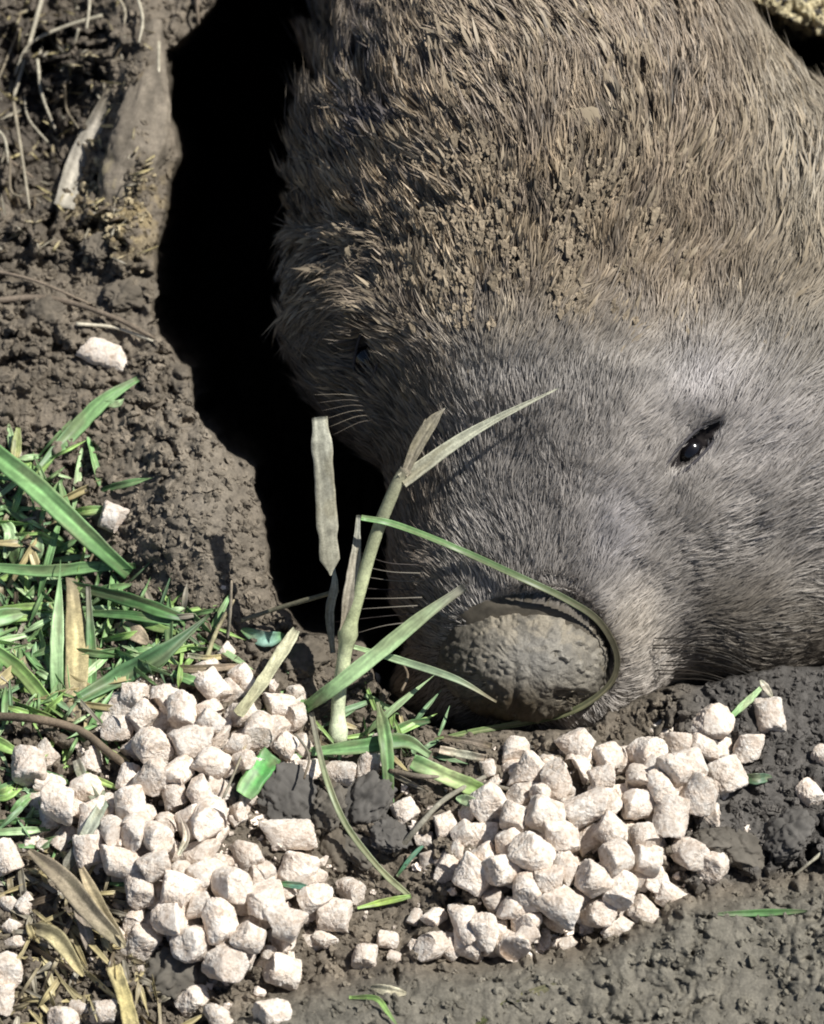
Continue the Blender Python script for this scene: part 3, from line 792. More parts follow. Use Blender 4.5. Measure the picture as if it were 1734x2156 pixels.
def near_pellet(u, v):
    i = min(range(len(pel)), key=lambda i: math.hypot(pel[i][0] - u, pel[i][1] - v)); return SPECIAL[i]
bp = near_pellet(611, 1757); bp.data = PM[4]; bp.rotation_euler = (0.5, 0.05, 0.04); bp.scale = (1.12, 0.82, 0.82)
bp['label'] = 'brick shaped tan pellet lying alone on dark soil between the heaps'
near_pellet(1620, 1505)['label'] = 'white round pellet nearest the whiskers, at the right end of the heap'
near_pellet(1574, 1572)['label'] = 'angular pellet just below the white round one beside dark soil'
near_pellet(477, 1377)['label'] = 'small white crumb of pellet lying in the grass above the left heap'
near_pellet(860, 1708)['label'] = 'single white pellet on dark soil between the two heaps'

# pellets stranded on the mud bank at the left
for (u, v, w, idx, lab) in ((218, 745, 88, 8, 'long pale pellet lying alone high on the mud bank at the left'), (236, 1090, 66, 3, 'broken pinkish pellet stuck on the mud bank above the grass')):
    o = bpy.data.objects.new('feed_pellet', PM[idx]); scene.collection.objects.link(o)
    d = float(terr(np.array([u]), np.array([v]))[0])
    o.location = W(u, v, d + 16); s = w / 2 / 42 * (0.72 if idx == 8 else 1.0); o.scale = (s, s, s * 0.75); o.rotation_euler = (0.3, 0.1, -0.35)
    o['label'] = lab; o['category'] = 'feed pellet'; o['group'] = 'pressed feed pellets scattered in front of the wombat'

# clods of soil
def clod_mesh(i, sub=5):
    V, F = ico_dirs(sub)
    P = V * np.array([1.15, 0.95, 0.75])
    w = np.zeros(len(V))
    P = P * (1 + 0.7 * (n3(V, 1.6, 500 + i) - .5) + 0.5 * (n3(V, 3.4, 520 + i) - .5) + 0.35 * (n3(V, 7, 540 + i) - .5) + 0.3 * (n3(V, 13, 560 + i) - .5) + 0.18 * (n3(V, 27, 580 + i) - .5))[:, None]
    return P * S, F
CM = []
for i in range(4):
    P, F = clod_mesh(i)
    n = n3(P / S, 4, 600 + i)[:, None]
    tone = [(0.115, 0.102, 0.085), (0.105, 0.097, 0.088), (0.14, 0.118, 0.092), (0.14, 0.125, 0.104)][i]
    me = mesh_np('soil_clod', P, F, True, np.array(tone) * (0.6 + 0.8 * n)); me.materials.append(M_crumb); CM.append(me)
CL = [(600, 1680, 62, 1, 'dark crumbly clod between the fat green leaf and the brick shaped pellet'),
      (680, 1700, 58, 0, 'dark lumpy clod above the right end of the brick shaped pellet'),
      (765, 1690, 60, 1, 'grey smooth clod under the upright green blade between the heaps'),
      (700, 1790, 50, 2, 'brown clod right of the brick shaped pellet'),
      (640, 1390, 52, 2, 'brown clod at the foot of the forked grass stem'),
      (770, 1790, 55, 3, 'broken clod crossed by the long olive grass blade'),
      (820, 1760, 45, 1, 'grey clod left of the grey twig between the heaps'),
      (370, 2040, 70, 3, 'smooth grey clod at the foot of the left heap'),
      (480, 1660, 30, 1, 'small dark clod left of the fat green leaf'),
      (1560, 1790, 50, 0, 'dark clod on the right behind the soil ridge'),
      (1660, 1760, 55, 1, 'dark clod near the right edge above the pale straw'),
      (1500, 1770, 34, 0, 'small dark clod beside the double pellet at the right'),
      (270, 620, 50, 2, 'brown clod on the bank left of the burrow mouth'),
      (95, 665, 45, 2, 'brown clod under the long root on the left bank'),
      (210, 520, 40, 2, 'brown clod below the yellow straw bits on the bank'),
      (1100, 1580, 26, 0, 'small dark clod under the chin of the wombat')]
for (u, v, r, k, lab) in CL:
    o = bpy.data.objects.new('soil_clod', CM[k]); scene.collection.objects.link(o)
    d = float(terr(np.array([u]), np.array([v]))[0])
    o.location = W(u, v, d + r * 0.05); o.scale = (r, r, r * 0.8); o.rotation_euler = (random.uniform(-.5, .5), random.uniform(-.5, .5), random.uniform(0, 6.28))
    o['label'] = lab; o['category'] = 'soil clod'; o['group'] = 'clods of soil'

# loose crumbs: nobody could count them
def crumbs(name, n, sampler, size, tone, label, mat, sub=2, seed=1, sink=0.0, flat=0.8, cat='soil'):
    r = np.random.default_rng(seed)
    V0, F0 = ico_dirs(sub)
    VAR = []
    for i in range(5):
        VAR.append(V0 * (1 + 2.0 * (n3(V0, 1.9, 700 + i + seed) - .5) + 1.5 * (n3(V0, 4.7, 720 + i + seed) - .5))[:, None])
    u, v = sampler(r, n); n = len(u)
    d = terr(u, v)
    s = size(r, n, u, v)
    P0 = W(u, v, d + s * sink)
    AV = []; AC = []
    cols = ground_tint(u, v) * 1.0 if tone is None else tone(r, n, u, v)
    cols = cols * (0.65 + 0.7 * r.random((n, 1)))
    q = r.normal(size=(n, 4)); q /= np.linalg.norm(q, axis=1)[:, None]
    w, x, y, z = q.T
    R = np.stack([np.stack([1 - 2 * (y * y + z * z), 2 * (x * y - z * w), 2 * (x * z + y * w)], -1),
                  np.stack([2 * (x * y + z * w), 1 - 2 * (x * x + z * z), 2 * (y * z - x * w)], -1),
                  np.stack([2 * (x * z - y * w), 2 * (y * z + x * w), 1 - 2 * (x * x + y * y)], -1)], 1)
    k = r.integers(0, 5, n); base_ = np.array(VAR)[k]
    base_ = base_ * np.stack([1 + 0.3 * r.random(n), np.ones(n), 0.6 + 0.4 * r.random(n)], 1)[:, None, :]
    X = np.einsum('nij,nkj->nki', R, base_) * (s * S)[:, None, None] + P0[:, None, :]
    m = len(V0)
    F = (F0[None] + (np.arange(n) * m)[:, None, None]).reshape(-1, 3)
    C = np.repeat(cols, m, 0)
    me = mesh_np(name, X.reshape(-1, 3), F, False, C)
    link(name, me, mat, kind='stuff', label=label, cat=cat)
def s_ground(r, n):
    u = r.uniform(-60, 1800, n); v = r.uniform(-60, 2210, n)
    s = poly_sd(u, v, HOLE)
    ve = np.interp(u, LIPU, LIPV)
    den = np.where(v > ve, 0.35, 1.0) * np.where(s > -4, 0, 1) * np.where((u > 1000) & (v < 1000), 0.4, 1)
    k = r.random(n) < den
    return u[k], v[k]
crumbs('soil_crumbs', 26000, s_ground, lambda r, n, u, v: 2.5 + 9 * r.random(n) ** 2.5, None, 'brown crumbs of soil covering the bank and the ground in front of the wombat', M_crumb, 2, 3)
def s_dust(r, n):
    a = r.random(n) < 0.5
    u = np.where(a, r.normal(420, 150, n), r.normal(1190, 160, n)); v = np.where(a, r.normal(1750, 170, n), r.normal(1850, 110, n))
    k = v < np.interp(u, LIPU, LIPV) - 5
    return u[k], v[k]
crumbs('pellet_crumbs', 800, s_dust, lambda r, n, u, v: 3 + 9 * r.random(n) ** 2, lambda r, n, u, v: np.tile([0.74, 0.64, 0.55], (n, 1)), 'pale broken bits of feed pellet lying in and around both heaps', M_crumb, 2, 5, 0.5, cat='pellet crumbs')
def s_rim(r, n): return r.uniform(1500, 1800, n), r.uniform(-60, 75, n)
crumbs('straw_grit', 700, s_rim, lambda r, n, u, v: 4 + 9 * r.random(n) ** 2, lambda r, n, u, v: np.tile([0.50, 0.43, 0.27], (n, 1)), 'yellow gritty straw bits on the far rim of the burrow at top right', M_crumb, 2, 6, 0.2, cat='straw')
def s_ridge(r, n): return r.normal(235, 42, n), r.normal(440, 55, n)
crumbs('chaff', 150, s_ridge, lambda r, n, u, v: 3 + 7 * r.random(n) ** 2, lambda r, n, u, v: np.tile([0.40, 0.33, 0.21], (n, 1)), 'yellow chaff crumbs on the clay ridge left of the burrow', M_crumb, 2, 8, 0.2, cat='chaff')

def dried_mud():
    r = np.random.default_rng(11); V0, F0 = ico_dirs(2)
    n = 5200
    u = r.normal(930, 230, n); v = r.normal(430, 200, n)
    k = (fbm(u / 60, v / 80, 79, 3) > 0.47) & (u > 640) & (v > -20) & (v < 900) & (u < 1560) & (r.random(n) < sstep(760, 560, v))
    u, v = u[k], v[k]; n = len(u)
    d = body_d(u, v); k = d > -900; u, v, d = u[k], v[k], d[k]; n = len(u)
    sz = 2.5 + 6.5 * r.random(n) ** 2.2
    VAR = [V0 * (1 + 2.0 * (n3(V0, 1.9, 800 + i) - .5) + 1.4 * (n3(V0, 4.7, 820 + i) - .5))[:, None] for i in range(5)]
    X = np.array(VAR)[r.integers(0, 5, n)] * sz[:, None, None] * np.stack([np.ones(n), 1.3 + 0.6 * r.random(n), 0.7 * np.ones(n)], 1)[:, None, :]
    a = (u - 1100) / 900 * 0.9; cs, sn = np.cos(a)[:, None], np.sin(a)[:, None]
    x = X[:, :, 0] * cs - X[:, :, 1] * sn; y = X[:, :, 0] * sn + X[:, :, 1] * cs
    h = 9 + 16 * r.random(n) * sstep(700, 400, v)
    U = x + u[:, None]; V = y + v[:, None]; Dd_ = X[:, :, 2] + (d + h)[:, None]
    P = W(U.ravel(), V.ravel(), Dd_.ravel()); m = len(V0)
    F = (F0[None] + (np.arange(n) * m)[:, None, None]).reshape(-1, 3)
    C = np.repeat(np.array([0.30, 0.24, 0.17]) * (0.55 + 0.6 * r.random((n, 1))), m, 0)
    link('dried_mud', mesh_np('dried_mud', at_origin(P, base), F, False, C), M_crumb, wombat)
dried_mud()

# ------------------------------------------------------------------ plants
def resolve(pts):
    out = []
    for (u, v, h, *m) in pts:
        mode = m[0] if m else 'g'
        if mode == 'a': d = h
        elif mode == 'b': d = float(body_d(u, v, False)[0]) + h
        else:
            inside = float(poly_sd(np.array([u]), np.array([v]), HOLE)[0]) > -14
            d = float(terr(np.array([u]), np.array([v]), not inside)[0]) + h
        out.append((u, v, d))
    return np.array(out, float)

def blade_geo(pts, w, cols, prof='leaf', twist=0.0, keel=0.28, n=28, tipw=0.05, basew=0.6, seed=0, stripe=0.25, cut=False):
    r = np.random.default_rng(seed)
    P = catmull(resolve(pts), n)
    t = np.linspace(0, 1, n)
    if prof == 'leaf': wd = basew + (1 - basew) * sstep(0, 0.35, t); wd = wd * (1 - (1 - tipw) * sstep(0.55, 1.0, t))
    elif prof == 'strap': wd = np.ones(n) * (0.9 + 0.2 * vnoise(t * 9, t * 0, seed)); wd = wd * (1 - (1 - tipw) * sstep(0.93, 1, t))
    elif prof == 'taper': wd = 1 - 0.96 * t ** 1.3
    elif prof == 'torn': wd = np.clip(t / 0.10, 0.08, 1) * (0.93 + 0.14 * vnoise(t * 16, t * 0, seed)) * (1 - 0.15 * sstep(.8, 1, t))
    elif prof == 'both': wd = np.sin(np.pi * np.clip(t * 0.96 + 0.02, 0, 1)) ** 0.6
    hw = w * 0.54 * wd * (1 + 0.12 * (vnoise(t * 14, t * 0 + 3, seed + 3) - 0.5))
    T = np.gradient(P, axis=0); T /= np.linalg.norm(T, axis=1)[:, None] + 1e-9
    side = np.cross(T, np.array([0, 0, 1.0])); side /= np.linalg.norm(side, axis=1)[:, None] + 1e-6
    nrm = np.cross(side, T)
    a = twist + 0.5 * (vnoise(t * 3, t * 0 + 1, seed + 9) - .5)
    s2 = side * np.cos(a)[:, None] + nrm * np.sin(a)[:, None]; n2 = -side * np.sin(a)[:, None] + nrm * np.cos(a)[:, None]
    ks = list(np.linspace(-1, 1, 9)); rib = 0.62 + 0.76 * r.random(9); rib = 1 + (rib - 1) * min(1, stripe * 3.2)
    V = []; C = []
    c0, c1 = np.array(cols[0]), np.array(cols[1])
    c2 = np.array(cols[2]) if len(cols) > 2 else c1
    for j, k in enumerate(ks):
        off = abs(k) * keel
        V.append(P + s2 * (hw * k)[:, None] + n2 * (hw * off)[:, None])
        base_c = c0 * (1 - sstep(0, .5, t)[:, None]) + c1 * sstep(0, .5, t)[:, None]
        base_c = base_c * (1 - sstep(.6, 1, t)[:, None]) + c2 * sstep(.6, 1, t)[:, None]
        f = rib[j] * (1 + stripe * (1 if abs(k) < 0.2 else -0.1))
        br = (0.75 * sstep(0.52, 0.72, vnoise(t * 7, t * 0 + j * 0.35, seed + 40)))[:, None]
        base_c = base_c * (1 - br * 0.55) + np.array([0.23, 0.20, 0.12]) * br * 0.55
        C.append(base_c * f * (0.7 + 0.6 * vnoise(t * 18, t * 0 + j * 1.3, seed + 20))[:, None])
    # underside, 1.6 units below, so the leaf has a thickness
    for j, k in enumerate(ks):
        V.append(V[j] - n2 * (1.6 * (1.2 - abs(k)))); C.append(C[j] * 0.85)
    V = np.stack(V, 1); C = np.stack(C, 1); m = 18
    idx = np.arange(n * m).reshape(n, m); F = []
    loop = list(range(9)) + list(range(17, 8, -1))
    for a_, b_ in zip(loop, loop[1:] + loop[:1]):
        F.append(np.stack([idx[:-1, a_], idx[:-1, b_], idx[1:, b_], idx[1:, a_]], 1))
    F.append(np.array([[idx[0, a_] for a_ in q] for q in [(i_, i_ + 1, i_ + 10, i_ + 9) for i_ in range(8)]]))
    F.append(np.array([[idx[-1, a_] for a_ in q] for q in [(i_ + 9, i_ + 10, i_ + 1, i_) for i_ in range(8)]]))
    V = V.reshape(-1, 3)
    return W(V[:, 0], V[:, 1], V[:, 2]), [np.concatenate(F)], np.clip(C.reshape(-1, 3), 0, 1)

def blade(name, pts, w, cols, label, cat, mat=None, group=None, parent=None, org=None, **k):
    V, F, C = blade_geo(pts, w, cols, seed=random.randrange(9999), **k)
    o_ = V[:18].mean(0) if org is None else org
    me = mesh_np(name, V - o_, F, True, C)
    if parent: return link(name, me, mat or M_leaf, parent)
    return link(name, me, mat or M_leaf, None, o_, label, cat, group)

def stalk_geo(pts, w0, w1, cols, n=22, seed=0, knots=(), segs=8, flat=1.0):
    P = catmull(resolve(pts), n); t = np.linspace(0, 1, n)
    Pw = W(P[:, 0], P[:, 1], P[:, 2])
    rad = (w0 + (w1 - w0) * t) * 0.5 * (1 + 0.22 * (vnoise(t * 12, t * 0, seed) - .5))
    for kx in knots: rad = rad * (1 + 0.28 * np.exp(-((t - kx) / 0.03) ** 2))
    rad[-1] *= 0.6
    V, F = tube(Pw, rad * S, segs, flat)
    c0, c1 = np.array(cols[0]), np.array(cols[-1])
    C = c0 * (1 - t[:, None]) + c1 * t[:, None]
    if len(cols) == 3: cm = np.array(cols[1]); b = (1 - np.abs(2 * t - 1))[:, None]; C = C * (1 - b) + cm * b
    C = np.repeat(C * (0.8 + 0.4 * vnoise(t * 16, t * 0 + 2, seed + 4))[:, None], segs, 0)
    C = C * (0.85 + 0.3 * np.tile(vnoise(np.arange(segs) * 1.7, np.zeros(segs), seed + 7), n))[:, None]
    C = np.concatenate([C, C[:1], C[-1:]])
    return V, F, np.clip(C, 0, 1)
def stalk(name, pts, w0, w1, cols, label=None, cat=None, group=None, parent=None, org=None, mat=None, **k):
    V, F, C = stalk_geo(pts, w0, w1, cols, seed=random.randrange(9999), **k)
    o_ = V[:8].mean(0) if org is None else org
    me = mesh_np(name, V - o_, F, True, C)
    if parent: return link(name, me, mat or M_dry, parent)
    return link(name, me, mat or M_dry, None, o_, label, cat, group)

G1 = (0.12, 0.25, 0.085); G2 = (0.24, 0.42, 0.17); G3 = (0.05, 0.12, 0.045); G4 = (0.38, 0.58, 0.18); GP = (0.50, 0.68, 0.36)
TAN = (0.36, 0.30, 0.19); STR = (0.55, 0.46, 0.24); BRN = (0.17, 0.13, 0.09); PALE = (0.62, 0.60, 0.46); GRY = (0.27, 0.25, 0.20)
GRP = 'green grass blades'
BL = [
 ([(-120, 860, 30), (0, 965, 60), (80, 1030, 80), (180, 1125, 60), (272, 1208, 15)], 44, (G1, G2, G1), 'broad dark green grass blade slanting down from the left edge onto the mud bank', dict(prof='leaf', tipw=0.7, stripe=0.5, keel=0.35)),
 ([(82, 990, 20), (150, 912, 50), (220, 842, 60), (290, 798, 45)], 30, (G1, G2, G2), 'light green grass blade leaning up across the bank below the lone pellet', dict(tipw=0.4)),
 ([(215, 848, 52), (245, 850, 40), (262, 838, 25)], 15, (G2, GP), 'short side shoot near the tip of the light green blade on the bank', dict()),
 ([(-60, 1190, 30), (90, 1202, 45), (200, 1193, 40), (285, 1192, 12)], 24, (G2, G2, G1), 'level grass blade pointing right just under the broad dark blade', dict(tipw=0.5)),
 ([(118, 1500, 10), (120, 1350, 50), (127, 1178, 75)], 27, (G1, GP, G2), 'upright bright green blade left of the yellow straw leaf', dict(stripe=0.1)),
 ([(188, 1500, 15), (192, 1390, 35), (185, 1235, 45)], 20, (G2, G1, GRY), 'upright green blade right of the yellow straw leaf', dict(tipw=0.5)),
 ([(150, 1232, 45), (270, 1262, 50), (350, 1290, 40), (425, 1312, 10)], 28, (G3, G1, G3), 'dark green blade lying right across the foot of the mud bank', dict(tipw=0.3, stripe=0.5)),
 ([(158, 1290, 40), (290, 1298, 45), (425, 1326, 10)], 18, (G2, G1, G2), 'thin green blade lying just under the dark blade at the bank foot', dict(tipw=0.3)),
 ([(165, 1472, 15), (260, 1420, 40), (345, 1372, 50), (440, 1295, 30)], 40, (G1, (0.12, 0.24, 0.11), G3), 'wide dull green blade rising right from the straw leaf', dict(tipw=0.15, stripe=0.3)),
 ([(-60, 1320, 20), (0, 1300, 45), (85, 1283, 35)], 34, (G1, G2, GP), 'pointed green leaf tip poking in from the left edge', dict()),
 ([(-60, 1340, 25), (30, 1400, 35), (90, 1465, 30), (150, 1520, 10)], 30, (G2, G4, G4), 'bright green blade curving down from the left edge to the brown stem', dict()),
 ([(-50, 1395, 20), (50, 1450, 30), (140, 1515, 25)], 18, (GP, G4, G4), 'narrow bright blade lying along the curving left edge blade', dict()),
 ([(115, 1518, 30), (200, 1568, 32), (272, 1603, 12)], 15, (GP, G4, STR), 'yellow green blade lying on the brown stem at the left', dict(prof='both')),
 ([(-60, 1535, 20), (0, 1566, 30), (50, 1592, 12)], 24, (G2, G4, G4), 'short bright green blade under the brown stem at left edge', dict(tipw=0.3)),
 ([(138, 1612, 12), (200, 1640, 18), (268, 1668, 10)], 13, (G4, (0.45, 0.6, 0.2), G4), 'slim yellow green blade above the lone left pellet', dict(prof='both')),
 ([(30, 975, 15), (38, 900, 45)], 20, (STR, (0.4, 0.45, 0.18)), 'short yellowing blade standing above the broad dark blade', dict(tipw=0.5)),
 ([(205, 1505, 8), (225, 1455, 30), (262, 1415, 30)], 18, (G1, GP), 'small green blade between the straw leaf and the left heap', dict()),
 ([(180, 1545, 5), (215, 1490, 25), (240, 1450, 20)], 14, (G1, G2), 'little dark green blade beside the leftmost heap pellet', dict()),
 ([(0, 1090, 10), (20, 1120, 40), (10, 1175, 30)], 24, (G1, GP), 'rounded green leaf hanging near the left edge', dict(prof='both')),
 ([(-10, 1050, 20), (30, 1075, 25), (60, 1110, 10)], 22, (G3, G2), 'dark green leaf under the broad blade at the left edge', dict(prof='both')),
 ([(60, 1115, 10), (78, 1150, 30), (72, 1195, 10)], 26, (GRY, GP), 'pale oval leaf in the shade under the broad blade', dict(prof='both')),
 ([(40, 1120, 10), (28, 1150, 30), (30, 1190, 12)], 26, (G3, (0.16, 0.24, 0.1)), 'olive oval leaf in the shade under the broad blade', dict(prof='both')),
 ([(120, 1120, 8), (150, 1160, 20), (150, 1200, 10)], 30, (G3, G1), 'green leaf scrap between broad blade and level blade', dict(prof='both')),
 ([(-30, 1680, 10), (15, 1670, 25), (55, 1640, 12)], 26, (G2, G4), 'green leaf at left edge below the lone left pellet', dict(prof='both')),
 ([(20, 1720, 8), (45, 1690, 30), (80, 1665, 20)], 18, (G1, G2), 'small green leaf under the lone left pellet', dict()),
 ([(-40, 1755, 12), (40, 1750, 25), (105, 1745, 12)], 16, (G2, GP, G1), 'level pale green blade below the leftmost pellets', dict(tipw=0.5)),
 ([(-40, 1735, 6), (60, 1728, 15), (100, 1738, 10)], 12, (G3, G1), 'thin dark blade above the level pale green blade', dict()),
 # middle
 ([(640, 1492, 25), (700, 1450, -15, 'a'), (790, 1380, 10, 'a'), (890, 1298, 30, 'a'), (978, 1236, 45, 'a')], 30, (G2, GP, (0.33, 0.31, 0.24)), 'stout bright green blade with brown tip pointing at the nose', dict(tipw=0.55, keel=0.2, basew=0.8)),
 ([(745, 1362, -60, 'a'), (850, 1393, -30, 'a'), (960, 1430, -5, 'a'), (1045, 1478, -20, 'a')], 15, (GP, (0.35, 0.45, 0.28), TAN), 'thin pale blade crossing the dark gap under the nose', dict(tipw=0.3)),
 ([(760, 1552, 15), (830, 1490, 50), (918, 1418, 80)], 13, (G2, GP), 'thin straight blade rising right below the nose', dict()),
 ([(655, 1500, 30), (670, 1575, 60), (690, 1650, 55), (730, 1740, 45), (800, 1830, 35), (862, 1887, 20)], 12, (GRY, (0.25, 0.29, 0.15), (0.34, 0.36, 0.2)), 'long thin olive blade hanging down between the two heaps', dict(prof='strap', tipw=0.8)),
 ([(865, 1887, 20), (810, 1898, 22), (752, 1912, 15)], 13, (G4, (0.42, 0.58, 0.14), G4), 'short yellow green blade at the foot of the olive blade', dict(tipw=0.4)),
 ([(835, 1845, 12), (870, 1800, 22), (912, 1762, 15)], 9, (G3, (0.13, 0.3, 0.2)), 'thin teal blade right of the long olive blade', dict()),
 ([(795, 1478, 60), (812, 1560, 75), (820, 1690, 30)], 27, ((0.3, 0.33, 0.18), G2, G1), 'upright green blade standing between the heaps', dict(tipw=0.7, basew=0.25)),
 ([(655, 1582, 50), (760, 1572, 60), (850, 1560, 45), (905, 1590, 20)], 30, (G2, G1, GP), 'level green blade lying behind the pellets between the heaps', dict(tipw=0.5, stripe=0.15)),
 ([(905, 1516, 20), (850, 1530, 35), (775, 1562, 30)], 18, (G3, G1), 'small dark green blade above the level green blade', dict()),
 ([(573, 1588, 55), (545, 1625, 62), (512, 1675, 50)], 44, (G1, (0.12, 0.42, 0.1), G2), 'short fat bright green leaf lying on the left heap', dict(prof='strap', tipw=0.7, keel=0.15)),
 ([(868, 1602, 40), (940, 1635, 50), (1022, 1668, 40)], 34, (G2, (0.50, 0.60, 0.28), G4), 'thick pale green leaf stub lying against the right heap', dict(prof='strap', tipw=0.8, keel=0.3)),
 ([(508, 1325, 15), (555, 1345, 40), (600, 1338, 35)], 30, (G2, (0.3, 0.5, 0.4), G1), 'short teal green leaf above the left heap', dict(prof='both')),
 ([(1540, 1508, 20), (1572, 1478, 40), (1602, 1448, 50)], 15, (G2, GP), 'short green blade between the right pellets and the whiskers', dict(tipw=0.6, basew=.7)),
 ([(1558, 1638, 8), (1590, 1640, 16), (1625, 1636, 8)], 22, (G1, (0.12, 0.2, 0.12)), 'dull green leaf scrap on dark soil right of the right heap', dict(prof='both')),
 ([(1500, 1925, 6), (1600, 1922, 8), (1700, 1918, 4)], 14, ((0.15, 0.2, 0.1), G1, (0.15, 0.2, 0.1)), 'muddy green blade half buried in the near ridge of soil', dict(prof='both')),
 ([(735, 2100, 10), (790, 2102, 18), (815, 2130, 14), (850, 2180, 8)], 11, (G4, G4, G1), 'thin yellow green blade bent over on the soil at the bottom', dict()),
 ([(230, 1860, 45), (300, 1866, 50)], 10, (G1, G3), 'bit of green blade showing between left heap pellets', dict()),
 ([(585, 1860, 40), (660, 1868, 45)], 14, (G1, (0.13, 0.28, 0.2)), 'bit of teal blade under the pellets below the brick shaped one', dict()),
 ([(960, 1680, 62), (1010, 1692, 66)], 22, (GP, (0.5, 0.6, 0.35)), 'pale green chip among the upper left pellets of the right heap', dict(prof='both')),
]
for pts, w, cols, lab, k in BL:
    blade('grass_strand', pts, w, cols, lab, 'grass strand', M_leaf, GRP, **k)

# long blade; its dark loop round the nose stands in for a cast shadow
def bd(u, v, h): return (u, v, h, 'b')
nb = -205 + 150
blade('grass_strand', [(760, 1090, 60, 'a'), (830, 1104, 50, 'a'), bd(950, 1150, 42), bd(1100, 1218, 30), bd(1192, 1262, 24), bd(1260, 1308, 18), bd(1298, 1378, 14), bd(1284, 1440, 16), bd(1212, 1494, 34), bd(1120, 1518, 70), (1020, 1536, float(body_d(1060, 1505)[0]) + 110, 'a'), (915, 1556, -20, 'a')],
      12, (G2, (0.10, 0.09, 0.055), (0.17, 0.24, 0.09)), 'long curling grass blade, its loop round the nose coloured dark as a shadow', 'grass strand', M_leaf, GRP, prof='strap', tipw=0.3, n=60)

# forked stem in front of the cheek
org = W(714, 1562, float(terr(np.array([714.]), np.array([1562.]))[0]))
stem = bpy.data.objects.new('grass_plant', None); scene.collection.objects.link(stem); stem.location = org
stem['label'] = 'tall pale forked grass stem standing in front of the cheek'; stem['category'] = 'grass plant'
SG = (0.50, 0.54, 0.30)
stalk('stem', [(712, 1565, 5), (712, 1480, -60, 'a'), (722, 1400, -40, 'a'), (733, 1330, -20, 'a'), (755, 1250, 0, 'a'), (790, 1130, 30, 'a'), (835, 1020, 70, 'a'), (858, 985, 80, 'a')], 34, 27, ((0.70, 0.76, 0.52), SG, (0.28, 0.24, 0.18)), parent=stem, org=org, mat=M_dry, knots=(0.42, 0.05), n=46, segs=10)
blade('leaf', [(845, 1012, 84, 'a'), bd(1000, 906, 120), bd(1180, 815, 75)], 31, ((0.36, 0.34, 0.25), (0.50, 0.50, 0.38), PALE), None, None, M_dry, parent=stem, org=org, prof='taper', n=36)
blade('leaf', [(850, 1000, 86, 'a'), (880, 935, 94, 'a'), (912, 885, 98, 'a'), (938, 858, 100, 'a')], 26, ((0.30, 0.26, 0.19), (0.28, 0.25, 0.18), (0.4, 0.36, 0.28)), None, None, M_dry, parent=stem, org=org, tipw=0.1, n=24)
blade('leaf', [(868, 960, 90, 'a'), (884, 915, 95, 'a'), (896, 880, 92, 'a')], 12, ((0.28, 0.24, 0.18), (0.36, 0.32, 0.24)), None, None, M_dry, parent=stem, org=org, tipw=0.1, n=20)
blade('sheath', [(722, 1330, -12, 'a'), (735, 1250, 5, 'a'), (748, 1170, 5, 'a'), (754, 1085, 20, 'a')], 24, ((0.33, 0.28, 0.2), (0.4, 0.36, 0.28), (0.6, 0.6, 0.5)), None, None, M_dry, parent=stem, org=org, tipw=0.35)
blade('sheath', [(700, 1375, -60, 'a'), (693, 1290, -55, 'a'), (704, 1235, -50, 'a'), (702, 1192, -50, 'a')], 18, ((0.35, 0.32, 0.24), (0.45, 0.42, 0.32), (0.7, 0.75, 0.62)), None, None, M_dry, parent=stem, org=org, tipw=0.3)

DRYG = 'dry plant scraps'
LT = float(terr(np.array([465.]), np.array([1118.]))[0]) + 285
